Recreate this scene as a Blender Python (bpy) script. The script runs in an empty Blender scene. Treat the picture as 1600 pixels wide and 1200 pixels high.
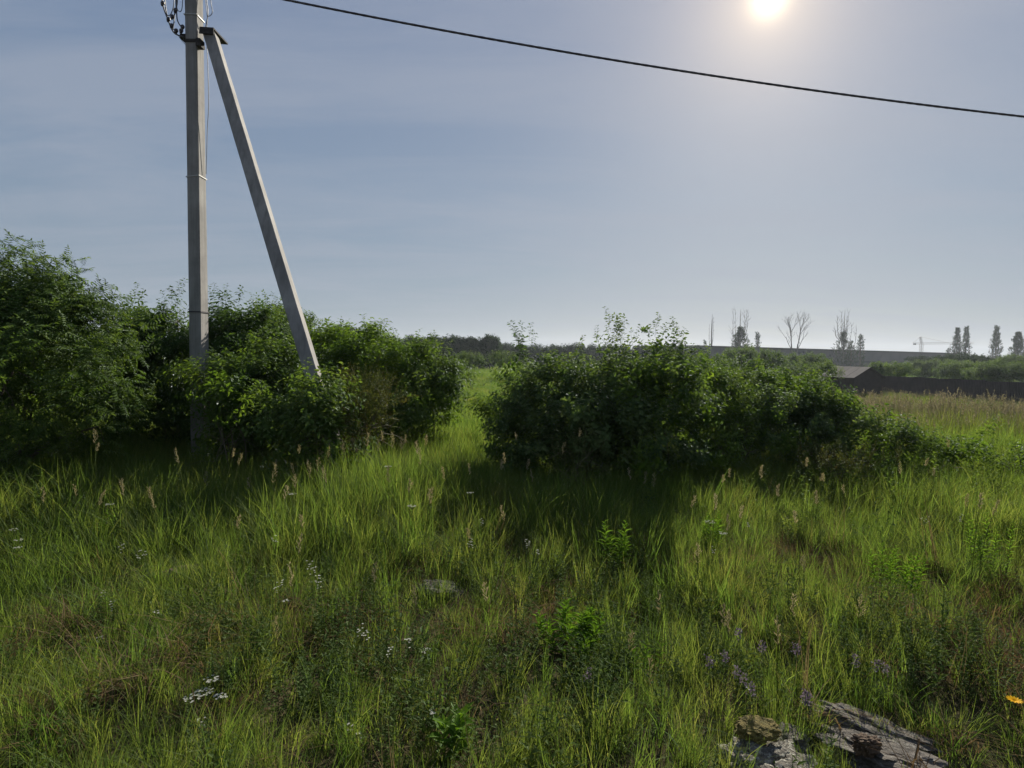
import bpy, math, random
import numpy as np
from mathutils import Vector, Matrix, noise

random.seed(7); rng = np.random.default_rng(7)
R = math.radians
S = bpy.context.scene
C = S.collection

# ------------------------------------------------------------------ camera
FPX = 900.0; PITCH = R(2.8); ROLL = R(0.95); EYE = Vector((0, 0, 1.65))
cam_data = bpy.data.cameras.new('camera'); cam = bpy.data.objects.new('camera', cam_data); C.objects.link(cam)
cam_data.sensor_width = 36; cam_data.lens = 36 * FPX / 1600
cam_data.clip_start = 0.05; cam_data.clip_end = 6000
fwd = Vector((0, math.cos(PITCH), -math.sin(PITCH)))
right0 = Vector((1, 0, 0)); up0 = right0.cross(fwd)
rt = (right0 * math.cos(ROLL) + up0 * math.sin(ROLL)).normalized(); up = rt.cross(fwd)
M = Matrix((rt, up, -fwd)).transposed().to_4x4(); M.translation = EYE
cam.matrix_world = M
S.camera = cam

def ray(px, py):
    return (fwd + rt * ((px - 800) / FPX) - up * ((py - 600) / FPX)).normalized()
def P(px, py, d):
    "the point of the place seen at a photo pixel, d metres ahead"
    r = ray(px, py); return EYE + r * (d / r.y)

# ------------------------------------------------------------------ sky and sun
sd = ray(1202, -3)
SUN_EL = math.asin(sd.z); SUN_AZ = math.atan2(sd.x, sd.y)
W = bpy.data.worlds.new('World'); S.world = W; W.use_nodes = True
nt = W.node_tree; nt.nodes.clear()
def N(t, typ, **kw):
    n = t.nodes.new(typ)
    for k, v in kw.items(): setattr(n, k, v)
    return n
def L(t, a, b): t.links.new(a, b)
def ramp(t, fac, stops, interp='LINEAR'):
    n = t.nodes.new('ShaderNodeValToRGB'); n.color_ramp.interpolation = interp
    e = n.color_ramp.elements
    while len(e) < len(stops): e.new(0.5)
    for i, (p, c) in enumerate(stops):
        e[i].position = p; e[i].color = (c[0], c[1], c[2], 1) if not isinstance(c, (int, float)) else (c, c, c, 1)
    L(t, fac, n.inputs[0]); return n.outputs[0]
def mix(t, fac, a, b, mode='MIX'):
    n = t.nodes.new('ShaderNodeMix'); n.data_type = 'RGBA'; n.blend_type = mode
    for i, v in ((0, fac), (6, a), (7, b)):
        if isinstance(v, (int, float)): n.inputs[i].default_value = v if i == 0 else (v, v, v, 1)
        elif isinstance(v, tuple): n.inputs[i].default_value = (*v, 1) if len(v) == 3 else v
        else: L(t, v, n.inputs[i])
    return n.outputs[2]
def math_(t, op, a, b=None, c=None, clamp=False):
    n = t.nodes.new('ShaderNodeMath'); n.operation = op; n.use_clamp = clamp
    for i, v in enumerate((a, b, c)):
        if v is None: continue
        if isinstance(v, (int, float)): n.inputs[i].default_value = v
        else: L(t, v, n.inputs[i])
    return n.outputs[0]
sky = N(nt, 'ShaderNodeTexSky', sky_type='NISHITA', sun_disc=False)
sky.sun_elevation = SUN_EL; sky.sun_rotation = SUN_AZ
sky.dust_density = 1.6; sky.air_density = 1.0; sky.ozone_density = 1.6; sky.altitude = 100
tc = N(nt, 'ShaderNodeTexCoord')
# high thin cloud, streaked, laid on a plane overhead
sep = N(nt, 'ShaderNodeSeparateXYZ'); L(nt, tc.outputs['Generated'], sep.inputs[0])
zz = math_(nt, 'MAXIMUM', sep.outputs[2], 0.0); zz = math_(nt, 'ADD', zz, 0.12)
cx = math_(nt, 'DIVIDE', sep.outputs[0], zz); cy = math_(nt, 'DIVIDE', sep.outputs[1], zz)
cmb = N(nt, 'ShaderNodeCombineXYZ'); L(nt, cx, cmb.inputs[0]); L(nt, cy, cmb.inputs[1])
mp = N(nt, 'ShaderNodeMapping'); mp.inputs['Rotation'].default_value = (0, 0, R(-34)); mp.inputs['Scale'].default_value = (0.55, 1.7, 1)
L(nt, cmb.outputs[0], mp.inputs[0])
n1 = N(nt, 'ShaderNodeTexNoise'); n1.inputs['Scale'].default_value = 1.2; n1.inputs['Detail'].default_value = 9; n1.inputs['Roughness'].default_value = 0.6; n1.inputs['Distortion'].default_value = 0.7
L(nt, mp.outputs[0], n1.inputs['Vector'])
veil = ramp(nt, n1.outputs[0], [(0.38, 0.0), (0.64, 1.0)])
# angle to the sun: forward scattering of the hazy air
dt = N(nt, 'ShaderNodeVectorMath', operation='DOT_PRODUCT'); L(nt, tc.outputs['Generated'], dt.inputs[0]); dt.inputs[1].default_value = tuple(sd)
cosang = math_(nt, 'MINIMUM', dt.outputs['Value'], 0.9999999)
ang = math_(nt, 'ARCCOSINE', cosang)                      # radians
def lobe(s, p=1.0):
    e = math_(nt, 'DIVIDE', ang, s); e = math_(nt, 'POWER', e, p); e = math_(nt, 'MULTIPLY', e, -1.0); return math_(nt, 'EXPONENT', e)
skys = mix(nt, 1.0, sky.outputs[0], (0.042, 0.042, 0.042), 'MULTIPLY')
hz = ramp(nt, sep.outputs[2], [(0.0, (0.31, 0.375, 0.435)), (0.08, (0.29, 0.365, 0.445)), (0.25, (0.235, 0.32, 0.44)), (0.5, (0.18, 0.255, 0.405)), (1.0, (0.14, 0.20, 0.36))])
base = mix(nt, 0.80, skys, hz)
col = mix(nt, math_(nt, 'MULTIPLY', veil, 0.42), base, (0.365, 0.40, 0.475))
g1 = lobe(0.18, 1.0); g2 = lobe(0.060, 1.0); g3 = lobe(0.017, 1.6); g4 = lobe(0.0095, 4.0)
def addglow(col, g, c): return mix(nt, 1.0, col, mix(nt, 1.0, g, c, 'MULTIPLY'), 'ADD')
col = addglow(col, g1, (0.10, 0.07, 0.035))
col = addglow(col, g2, (0.62, 0.45, 0.25))
col = addglow(col, g3, (1.5, 1.2, 0.75))
col = addglow(col, g4, (20, 19, 16))
bg = N(nt, 'ShaderNodeBackground'); bg.inputs[1].default_value = 0.59; L(nt, col, bg.inputs[0])
wo = N(nt, 'ShaderNodeOutputWorld'); L(nt, bg.outputs[0], wo.inputs[0])

sun_data = bpy.data.lights.new('sun', 'SUN'); sun_data.energy = 5.0; sun_data.angle = R(0.53); sun_data.color = (1.0, 0.93, 0.80)
sun = bpy.data.objects.new('sun', sun_data); C.objects.link(sun)
sun.rotation_euler = sd.to_track_quat('Z', 'Y').to_euler()
S.view_settings.view_transform = 'Standard'; S.view_settings.look = 'None'
S.view_settings.exposure = 0.80; S.view_settings.gamma = 1.0; S.view_settings.use_curve_mapping = False
S.cycles.max_bounces = 8; S.cycles.transparent_max_bounces = 8; S.cycles.diffuse_bounces = 3; S.cycles.glossy_bounces = 2
S.cycles.transmission_bounces = 3; S.cycles.volume_bounces = 0
S.cycles.use_adaptive_sampling = True; S.cycles.use_denoising = True; S.cycles.denoiser = 'OPENIMAGEDENOISE'; S.cycles.denoising_prefilter = 'ACCURATE'
S.cycles.sample_clamp_indirect = 4.0

# ------------------------------------------------------------------ helpers
def tag(o, label=None, cat=None, group=None, kind=None):
    if label: o['label'] = label
    if cat: o['category'] = cat
    if group: o['group'] = group
    if kind: o['kind'] = kind
    return o
def empty(name, loc=(0, 0, 0), **kw):
    o = bpy.data.objects.new(name, None); C.objects.link(o); o.location = loc; o.empty_display_size = 0.2
    return tag(o, **kw)
class MB:
    "collects vertices and faces of one mesh"
    def __init__(s): s.v = []; s.f = []; s.r = []; s.n = 0
    def add(s, verts, faces, rnd=0.5):
        s.v.extend(verts); s.f.extend([tuple(i + s.n for i in f) for f in faces]); s.r.extend([rnd] * len(verts)); s.n += len(verts)
    def box(s, c, h, rot=None):
        c = Vector(c); vs = []
        for x in (-1, 1):
            for y in (-1, 1):
                for z in (-1, 1):
                    v = Vector((x * h[0], y * h[1], z * h[2]))
                    if rot is not None: v = rot @ v
                    vs.append(tuple(c + v))
        s.add(vs, [(0, 1, 3, 2), (4, 6, 7, 5), (0, 4, 5, 1), (2, 3, 7, 6), (0, 2, 6, 4), (1, 5, 7, 3)])
    def tube(s, pts, rad, sides=5, rnd=0.5, cap=True):
        pts = [Vector(p) for p in pts]; n = len(pts)
        if not hasattr(rad, '__len__'): rad = [rad] * n
        u = None; vs = []
        for i in range(n):
            t = (pts[min(i + 1, n - 1)] - pts[max(i - 1, 0)])
            t = t.normalized() if t.length > 1e-9 else Vector((0, 0, 1))
            if u is None: u = t.orthogonal().normalized()
            u = (u - t * u.dot(t)); u = u.normalized() if u.length > 1e-6 else t.orthogonal().normalized()
            w = t.cross(u)
            for k in range(sides):
                a = 2 * math.pi * k / sides
                vs.append(tuple(pts[i] + (u * math.cos(a) + w * math.sin(a)) * rad[i]))
        fs = [(i * sides + k, i * sides + (k + 1) % sides, (i + 1) * sides + (k + 1) % sides, (i + 1) * sides + k) for i in range(n - 1) for k in range(sides)]
        if cap: fs.append(tuple(range((n - 1) * sides, n * sides))); fs.append(tuple(reversed(range(sides))))
        s.add(vs, fs, rnd)
    def mesh(s, name, smooth=False):
        me = bpy.data.meshes.new(name); me.from_pydata([tuple(v) for v in s.v], [], s.f)
        a = me.attributes.new('rnd', 'FLOAT', 'POINT'); a.data.foreach_set('value', np.array(s.r, dtype=np.float32))
        if smooth: me.polygons.foreach_set('use_smooth', [True] * len(me.polygons))
        me.update(); return me
    def build(s, name, mat, parent=None, smooth=False, loc=None):
        me = s.mesh(name, smooth); me.materials.append(mat)
        o = bpy.data.objects.new(name, me); C.objects.link(o)
        if parent is not None: o.parent = parent
        if loc is not None: o.location = loc
        return o
def smooth(a, b, x):
    t = np.clip((x - a) / (b - a), 0, 1); return t * t * (3 - 2 * t)
def H(x, y):
    "height of the ground"
    x = np.asarray(x, dtype=float); y = np.asarray(y, dtype=float)
    near = np.exp(-(x * x + y * y) / 900.0)
    b = 0.05 * np.sin(x * 1.3 + 0.6) * np.cos(y * 1.1) + 0.03 * np.sin(x * 3.1 + y * 2.3) + 0.02 * np.cos(x * 5.3 - y * 4.1 + 1)
    z = b * near
    z = z + 0.16 * np.exp(-(((x + 1.15) / 1.1) ** 2 + ((y - 6.0) / 1.2) ** 2))
    z = z - 1.75 * smooth(10.5, 34, y)
    z = z + 0.25 * np.sin(x * 0.11 + 1) * np.sin(y * 0.09) * smooth(20, 60, y) * (1 - near)
    return z
def Hf(x, y): return float(H(x, y))
def G(px, d, dz=0.0):
    "point on the ground under photo column px, d metres ahead"
    z = 0.0
    for _ in range(3):
        # row where the ground at depth d shows
        r0 = P(px, 556, d); r1 = P(px, 756, d)
        t = (r0.z - z) / (r0.z - r1.z); x = r0.x + (r1.x - r0.x) * t; z = Hf(x, d)
    return Vector((x, d, z + dz))
def vnoise(x, y, s=1.0, seed=0.0):
    return np.array([noise.noise(Vector((float(a) * s + seed, float(b) * s - seed, seed))) for a, b in zip(x, y)])

# ------------------------------------------------------------------ materials
def newmat(name):
    m = bpy.data.materials.new(name); m.use_nodes = True; t = m.node_tree; t.nodes.clear()
    return m, t, t.nodes.new('ShaderNodeOutputMaterial')
def pos(t): return t.nodes.new('ShaderNodeNewGeometry').outputs['Position']
def nse(t, vec, scale, detail=3, rough=0.5, dist=0.0):
    n = t.nodes.new('ShaderNodeTexNoise'); n.inputs['Scale'].default_value = scale; n.inputs['Detail'].default_value = detail
    n.inputs['Roughness'].default_value = rough; n.inputs['Distortion'].default_value = dist
    if vec is not None: L(t, vec, n.inputs['Vector'])
    return n.outputs[0]
def attr(t, name):
    a = t.nodes.new('ShaderNodeAttribute'); a.attribute_name = name; a.attribute_type = 'GEOMETRY'; return a.outputs['Fac']
def leaf_mat(name, cols, trans=0.5, tcol=(1.0, 1.15, 0.35), patch=0.6, gloss=0.06, rough=0.45, patch_cols=None, patch_at=(0.5, 0.68)):
    "cols: three leaf colours mixed leaf by leaf and twig by twig"
    m, t, out = newmat(name)
    oi = t.nodes.new('ShaderNodeObjectInfo').outputs['Random']
    f = math_(t, 'MULTIPLY', attr(t, 'rnd'), 0.55); f = math_(t, 'MULTIPLY_ADD', oi, 0.45, f)
    p = pos(t)
    nz = nse(t, p, patch, 3)
    f = math_(t, 'ADD', f, math_(t, 'MULTIPLY', math_(t, 'SUBTRACT', nz, 0.5), 1.1), clamp=True)
    c = ramp(t, f, [(0.0, cols[0]), (0.5, cols[1]), (1.0, cols[2])])
    if patch_cols:
        n2 = nse(t, p, 0.9, 4, 0.6)
        k = ramp(t, n2, [(patch_at[0], 0.0), (patch_at[1], 1.0)])
        k = math_(t, 'MULTIPLY', k, ramp(t, attr(t, 'rnd'), [(0.2, 0.25), (0.7, 1.0)]))
        c = mix(t, k, c, patch_cols)
    d = t.nodes.new('ShaderNodeBsdfDiffuse'); L(t, c, d.inputs[0])
    tr = t.nodes.new('ShaderNodeBsdfTranslucent'); L(t, mix(t, 1.0, c, tcol, 'MULTIPLY'), tr.inputs[0])
    ms = t.nodes.new('ShaderNodeMixShader'); ms.inputs[0].default_value = trans; L(t, d.outputs[0], ms.inputs[1]); L(t, tr.outputs[0], ms.inputs[2])
    g = t.nodes.new('ShaderNodeBsdfGlossy'); g.inputs['Roughness'].default_value = rough; g.inputs[0].default_value = (0.6, 0.65, 0.7, 1)
    fr = t.nodes.new('ShaderNodeFresnel'); fr.inputs[0].default_value = 1.42
    m2 = t.nodes.new('ShaderNodeMixShader'); L(t, math_(t, 'MULTIPLY', fr.outputs[0], gloss * 2.2, clamp=True), m2.inputs[0])
    L(t, ms.outputs[0], m2.inputs[1]); L(t, g.outputs[0], m2.inputs[2]); L(t, m2.outputs[0], out.inputs[0])
    return m
def surf_mat(name, c1, c2, scale=4, rough=0.85, bump=0.3, bscale=30, c3=None, detail=6, metallic=0.0, obj=False, amt3=(0.55, 0.7)):
    m, t, out = newmat(name)
    v = t.nodes.new('ShaderNodeTexCoord').outputs['Object'] if obj else pos(t)
    n = nse(t, v, scale, detail, 0.6)
    c = ramp(t, n, [(0.3, c1), (0.7, c2)])
    if c3: c = mix(t, ramp(t, nse(t, v, scale * 2.7, 5, 0.65), [(amt3[0], 0.0), (amt3[1], 1.0)]), c, c3)
    b = t.nodes.new('ShaderNodeBsdfPrincipled'); L(t, c, b.inputs['Base Color']); b.inputs['Roughness'].default_value = rough; b.inputs['Metallic'].default_value = metallic
    if bump:
        bp = t.nodes.new('ShaderNodeBump'); bp.inputs['Strength'].default_value = bump; bp.inputs['Distance'].default_value = 0.02
        L(t, nse(t, v, bscale, 6, 0.65), bp.inputs['Height']); L(t, bp.outputs[0], b.inputs['Normal'])
    L(t, b.outputs[0], out.inputs[0]); return m

MT = {}
MT['grass'] = leaf_mat('grass_blades', [(0.055, 0.105, 0.022), (0.125, 0.185, 0.038), (0.25, 0.285, 0.085)], 0.6, (1.25, 1.15, 0.72), 0.35, 0.008, 0.65, patch_cols=(0.19, 0.17, 0.06), patch_at=(0.57, 0.75))
MT['grass_lush'] = leaf_mat('lush_grass_blades', [(0.052, 0.105, 0.022), (0.105, 0.17, 0.036), (0.19, 0.255, 0.065)], 0.6, (1.2, 1.2, 0.7), 0.5, 0.008, 0.65)
MT['dry'] = leaf_mat('dry_grass', [(0.08, 0.052, 0.03), (0.15, 0.105, 0.06), (0.24, 0.18, 0.11)], 0.35, (1.1, 1.0, 0.7), 0.8, 0.0)
MT['drystem'] = leaf_mat('dry_stalks', [(0.12, 0.09, 0.05), (0.18, 0.145, 0.08), (0.26, 0.21, 0.13)], 0.35, (1.1, 1.0, 0.7), 0.8, 0.0)
MT['straw'] = leaf_mat('pale_straw', [(0.24, 0.22, 0.12), (0.34, 0.31, 0.20), (0.45, 0.41, 0.30)], 0.4, (1.1, 1.0, 0.7), 0.8, 0.03)
MT['field'] = leaf_mat('field_grass', [(0.08, 0.12, 0.03), (0.14, 0.18, 0.05), (0.21, 0.23, 0.09)], 0.5, (1.2, 1.2, 0.5), 0.05, 0.03, patch_cols=(0.20, 0.19, 0.11), patch_at=(0.5, 0.75))
MT['seed'] = leaf_mat('seed_heads', [(0.15, 0.145, 0.09), (0.20, 0.19, 0.125), (0.27, 0.235, 0.18)], 0.4, (1.1, 1.0, 0.8), 0.2, 0.02)
MT['weed'] = leaf_mat('weed_leaves', [(0.045, 0.082, 0.024), (0.085, 0.128, 0.036), (0.13, 0.17, 0.055)], 0.5, (1.2, 1.2, 0.6), 0.7, 0.03, 0.6)
MT['herb'] = leaf_mat('bright_herb_leaves', [(0.08, 0.16, 0.02), (0.12, 0.21, 0.03), (0.16, 0.26, 0.045)], 0.5, (1.2, 1.25, 0.4), 1.0, 0.05)
MT['leaf'] = leaf_mat('shrub_leaves', [(0.045, 0.085, 0.02), (0.085, 0.14, 0.032), (0.155, 0.215, 0.055)], 0.52, (1.25, 1.25, 0.5), 0.8, 0.085, 0.55)
MT['leaf_dark'] = leaf_mat('dark_shrub_leaves', [(0.035, 0.07, 0.019), (0.065, 0.115, 0.028), (0.12, 0.175, 0.045)], 0.46, (1.2, 1.22, 0.5), 0.8, 0.085, 0.55)
MT['leaf_blue'] = leaf_mat('grey_green_shrub_leaves', [(0.05, 0.088, 0.03), (0.09, 0.138, 0.045), (0.155, 0.205, 0.072)], 0.52, (1.15, 1.18, 0.55), 0.8, 0.09, 0.55)
MT['leaf_bright'] = leaf_mat('young_shrub_leaves', [(0.06, 0.115, 0.018), (0.105, 0.17, 0.028), (0.16, 0.23, 0.045)], 0.55, (1.2, 1.22, 0.5), 0.8, 0.08, 0.55)
MT['leaf_red'] = leaf_mat('small_reddish_leaves', [(0.07, 0.05, 0.022), (0.075, 0.095, 0.03), (0.13, 0.16, 0.05)], 0.4, (1.2, 1.1, 0.5), 2.0, 0.05)
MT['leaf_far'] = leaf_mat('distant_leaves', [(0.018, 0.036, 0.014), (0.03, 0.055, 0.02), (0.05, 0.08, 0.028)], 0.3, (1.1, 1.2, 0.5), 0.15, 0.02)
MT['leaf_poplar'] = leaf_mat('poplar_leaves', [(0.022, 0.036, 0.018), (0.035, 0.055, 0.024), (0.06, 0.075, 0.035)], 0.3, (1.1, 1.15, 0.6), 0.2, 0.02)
MT['bark'] = surf_mat('bark', (0.07, 0.055, 0.042), (0.16, 0.13, 0.10), 8, 0.9, 0.6, 40)
MT['twig'] = surf_mat('twig_bark', (0.06, 0.055, 0.03), (0.13, 0.11, 0.06), 8, 0.9, 0)
MT['deadwood'] = surf_mat('grey_dead_wood', (0.12, 0.11, 0.10), (0.2, 0.18, 0.165), 2, 0.9, 0)
MT['stem'] = leaf_mat('green_stems', [(0.07, 0.10, 0.03), (0.11, 0.14, 0.04), (0.16, 0.18, 0.06)], 0.3, gloss=0.0)
MT['white'] = leaf_mat('white_petals', [(0.42, 0.43, 0.36), (0.52, 0.53, 0.46), (0.62, 0.62, 0.56)], 0.45, (1, 1, 0.95), 1, 0.02)
MT['yellow'] = leaf_mat('yellow_petals', [(0.70, 0.36, 0.01), (0.8, 0.45, 0.015), (0.8, 0.5, 0.03)], 0.4, (1, 0.9, 0.6), 1, 0.02)
MT['mauve'] = leaf_mat('mauve_flower_heads', [(0.10, 0.085, 0.10), (0.16, 0.135, 0.16), (0.22, 0.185, 0.21)], 0.35, (1, 0.9, 1), 1, 0.02)

# weathered concrete
m, t, out = newmat('cast_concrete')
v = t.nodes.new('ShaderNodeTexCoord').outputs['Object']
n = nse(t, v, 2.2, 8, 0.62); c = ramp(t, n, [(0.30, (0.18, 0.172, 0.163)), (0.5, (0.262, 0.25, 0.236)), (0.70, (0.335, 0.322, 0.30))])
mp_ = t.nodes.new('ShaderNodeMapping'); mp_.inputs['Scale'].default_value = (9, 9, 0.5); L(t, v, mp_.inputs[0])
st = nse(t, mp_.outputs[0], 2.0, 5, 0.6); c = mix(t, ramp(t, st, [(0.45, 0.0), (0.7, 0.7)]), c, (0.15, 0.142, 0.13))
vo = t.nodes.new('ShaderNodeTexVoronoi'); vo.inputs['Scale'].default_value = 60; L(t, v, vo.inputs['Vector'])
pits = ramp(t, vo.outputs['Distance'], [(0.05, 0.0), (0.16, 1.0)])
pn = ramp(t, nse(t, v, 14, 2), [(0.5, 1.0), (0.6, 0.0)])
pits = math_(t, 'MAXIMUM', pits, pn)
c = mix(t, pits, (0.16, 0.15, 0.14), c)
b = t.nodes.new('ShaderNodeBsdfPrincipled'); L(t, c, b.inputs['Base Color']); b.inputs['Roughness'].default_value = 0.9
bp = t.nodes.new('ShaderNodeBump'); bp.inputs['Strength'].default_value = 0.5; bp.inputs['Distance'].default_value = 0.006
L(t, math_(t, 'ADD', nse(t, v, 45, 6, 0.7), pits), bp.inputs['Height']); L(t, bp.outputs[0], b.inputs['Normal']); L(t, b.outputs[0], out.inputs[0])
MT['concrete'] = m
MT['steel_dark'] = surf_mat('rusty_dark_steel', (0.02, 0.018, 0.017), (0.04, 0.034, 0.03), 20, 0.9, 0.2, 80)
MT['galv'] = surf_mat('galvanised_strap', (0.35, 0.35, 0.34), (0.45, 0.45, 0.43), 20, 0.6, 0, metallic=0.3)
MT['black'] = surf_mat('black_insulation', (0.03, 0.026, 0.032), (0.055, 0.046, 0.055), 20, 0.5, 0)
MT['wire'] = surf_mat('grey_wire', (0.06, 0.065, 0.075), (0.12, 0.13, 0.14), 20, 0.5, 0)
MT['fence'] = surf_mat('dark_brown_sheet', (0.028, 0.02, 0.02), (0.05, 0.036, 0.034), 1.3, 0.6, 0, c3=(0.06, 0.045, 0.04))
MT['shed_wall'] = surf_mat('dark_boards', (0.03, 0.02, 0.018), (0.055, 0.038, 0.032), 3, 0.85, 0.2)
MT['shed_roof'] = surf_mat('pale_grey_roofing', (0.08, 0.07, 0.067), (0.12, 0.105, 0.10), 1.2, 1.0, 0.1)
MT['hall_panel'] = surf_mat('grey_hall_panels', (0.085, 0.085, 0.10), (0.115, 0.11, 0.125), 0.15, 0.85, 0)
MT['hall_dark'] = surf_mat('hall_lower_wall', (0.03, 0.034, 0.042), (0.05, 0.05, 0.06), 0.15, 0.8, 0)
MT['hall_roof'] = surf_mat('hall_roof_felt', (0.04, 0.045, 0.04), (0.06, 0.06, 0.055), 0.1, 0.9, 0)
MT['crane'] = surf_mat('crane_paint', (0.20, 0.17, 0.14), (0.26, 0.22, 0.18), 0.1, 0.6, 0)
MT['rock_grey'] = surf_mat('weathered_grey_stone', (0.055, 0.047, 0.038), (0.16, 0.14, 0.118), 14, 0.95, 1.0, 60, c3=(0.26, 0.25, 0.225), obj=True)
MT['rock_pale'] = surf_mat('lichened_pale_stone', (0.09, 0.08, 0.062), (0.22, 0.195, 0.155), 22, 0.95, 1.0, 80, c3=(0.40, 0.39, 0.32), obj=True, amt3=(0.5, 0.6))
MT['rock_brown'] = surf_mat('brown_broken_brick', (0.05, 0.032, 0.02), (0.15, 0.095, 0.055), 20, 0.95, 0.8, 60, obj=True)
MT['moss'] = surf_mat('ochre_moss', (0.12, 0.10, 0.02), (0.24, 0.18, 0.04), 40, 0.95, 1.0, 150, obj=True)

# ground
m, t, out = newmat('soil_and_thatch')
v = pos(t)
c = ramp(t, nse(t, v, 1.2, 6, 0.6), [(0.3, (0.030, 0.033, 0.014)), (0.5, (0.055, 0.048, 0.026)), (0.72, (0.095, 0.075, 0.045))])
c = mix(t, ramp(t, nse(t, v, 38, 4, 0.7), [(0.45, 0.0), (0.7, 0.8)]), c, (0.14, 0.115, 0.07))
sp = t.nodes.new('ShaderNodeSeparateXYZ'); L(t, v, sp.inputs[0])
farc = ramp(t, nse(t, v, 0.05, 8, 0.7), [(0.3, (0.045, 0.08, 0.018)), (0.5, (0.075, 0.115, 0.028)), (0.70, (0.14, 0.13, 0.065))])
farc = mix(t, ramp(t, nse(t, v, 1.6, 5, 0.7), [(0.4, 0.0), (0.75, 0.6)]), farc, (0.06, 0.08, 0.022))
k = math_(t, 'MULTIPLY', math_(t, 'SUBTRACT', sp.outputs[1], 14.0), 0.1, clamp=True)
c = mix(t, k, c, farc)
b = t.nodes.new('ShaderNodeBsdfPrincipled'); L(t, c, b.inputs['Base Color']); b.inputs['Roughness'].default_value = 1.0; b.inputs['Specular IOR Level'].default_value = 0.0
bp = t.nodes.new('ShaderNodeBump'); bp.inputs['Strength'].default_value = 0.8; bp.inputs['Distance'].default_value = 0.03
L(t, nse(t, v, 25, 6, 0.7), bp.inputs['Height']); L(t, bp.outputs[0], b.inputs['Normal']); L(t, b.outputs[0], out.inputs[0])
MT['ground'] = m

# ------------------------------------------------------------------ ground sheet
def axis(lo, hi, n, p=3.0):
    t = np.linspace(-1, 1, n); s = np.sign(t) * np.abs(t) ** p
    return np.where(s < 0, -s * lo, s * hi)
xs = axis(-1400, 1400, 241, 3.4); ys = axis(-200, 1400, 261, 3.0)
X, Y = np.meshgrid(xs, ys); Z = H(X, Y)
vs = np.stack([X.ravel(), Y.ravel(), Z.ravel()], 1)
nx, ny = len(xs), len(ys)
I = np.arange(nx * ny).reshape(ny, nx)
fs = np.stack([I[:-1, :-1].ravel(), I[:-1, 1:].ravel(), I[1:, 1:].ravel(), I[1:, :-1].ravel()], 1)
me = bpy.data.meshes.new('ground'); me.from_pydata(vs.tolist(), [], fs.tolist()); me.materials.append(MT['ground'])
me.polygons.foreach_set('use_smooth', [True] * len(me.polygons))
go = bpy.data.objects.new('ground', me); C.objects.link(go)
tag(go, 'rough meadow ground sloping down to the lower field', kind='structure')

# ------------------------------------------------------------------ instanced foliage and grass
def frames(dirs, spin):
    "Euler XYZ of the frames whose z axis is dirs, turned by spin"
    d = dirs / np.linalg.norm(dirs, axis=1, keepdims=True)
    ref = np.where(np.abs(d[:, 2:3]) > 0.95, np.array([[1.0, 0, 0]]), np.array([[0, 0, 1.0]]))
    x = np.cross(ref, d); x /= np.linalg.norm(x, axis=1, keepdims=True); y = np.cross(d, x)
    c, s = np.cos(spin)[:, None], np.sin(spin)[:, None]
    x2 = x * c + y * s; y2 = -x * s + y * c
    return np.stack([np.arctan2(y2[:, 2], d[:, 2]), np.arcsin(np.clip(-x2[:, 2], -1, 1)), np.arctan2(x2[:, 1], x2[:, 0])], 1)
def scatter(name, pts, rot, scl, idx, protos, parent=None, loc=(0, 0, 0)):
    me = bpy.data.meshes.new(name); me.vertices.add(len(pts)); me.vertices.foreach_set('co', np.asarray(pts, dtype=np.float32).ravel())
    a = me.attributes.new('rot', 'FLOAT_VECTOR', 'POINT'); a.data.foreach_set('vector', np.asarray(rot, dtype=np.float32).ravel())
    a = me.attributes.new('scl', 'FLOAT', 'POINT'); a.data.foreach_set('value', np.asarray(scl, dtype=np.float32))
    a = me.attributes.new('idx', 'INT', 'POINT'); a.data.foreach_set('value', np.asarray(idx, dtype=np.int32))
    me.update()
    o = bpy.data.objects.new(name, me); C.objects.link(o); o.location = loc
    if parent is not None: o.parent = parent
    key = 'scatter_' + '_'.join(p.name for p in protos)
    ng = bpy.data.node_groups.get(key[:60])
    if ng is None:
        ng = bpy.data.node_groups.new(key[:60], 'GeometryNodeTree')
        ng.interface.new_socket('Geometry', in_out='INPUT', socket_type='NodeSocketGeometry')
        ng.interface.new_socket('Geometry', in_out='OUTPUT', socket_type='NodeSocketGeometry')
        gi = ng.nodes.new('NodeGroupInput'); gout = ng.nodes.new('NodeGroupOutput')
        def na(nm, ty):
            n = ng.nodes.new('GeometryNodeInputNamedAttribute'); n.data_type = ty; n.inputs[0].default_value = nm
            return next(s_ for s_ in n.outputs if s_.enabled)
        rt_, sc_, ix_ = na('rot', 'FLOAT_VECTOR'), na('scl', 'FLOAT'), na('idx', 'INT')
        jn = ng.nodes.new('GeometryNodeJoinGeometry')
        for k, p in enumerate(protos):
            oi = ng.nodes.new('GeometryNodeObjectInfo'); oi.inputs['Object'].default_value = p; oi.inputs['As Instance'].default_value = False
            cp = ng.nodes.new('FunctionNodeCompare'); cp.data_type = 'INT'; cp.operation = 'EQUAL'
            ii = [s_ for s_ in cp.inputs if s_.enabled]
            L(ng, ix_, ii[0]); ii[1].default_value = k
            ip = ng.nodes.new('GeometryNodeInstanceOnPoints')
            L(ng, gi.outputs[0], ip.inputs['Points']); L(ng, cp.outputs[0], ip.inputs['Selection']); L(ng, oi.outputs['Geometry'], ip.inputs['Instance'])
            L(ng, rt_, ip.inputs['Rotation']); L(ng, sc_, ip.inputs['Scale']); L(ng, ip.outputs[0], jn.inputs[0])
        L(ng, jn.outputs[0], gout.inputs[0])
    md = o.modifiers.new('scatter', 'NODES'); md.node_group = ng
    return o
def proto(name, mb, mat):
    me = mb.mesh(name); me.materials.append(mat)
    return bpy.data.objects.new(name, me)     # never linked: only its geometry is used

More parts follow.
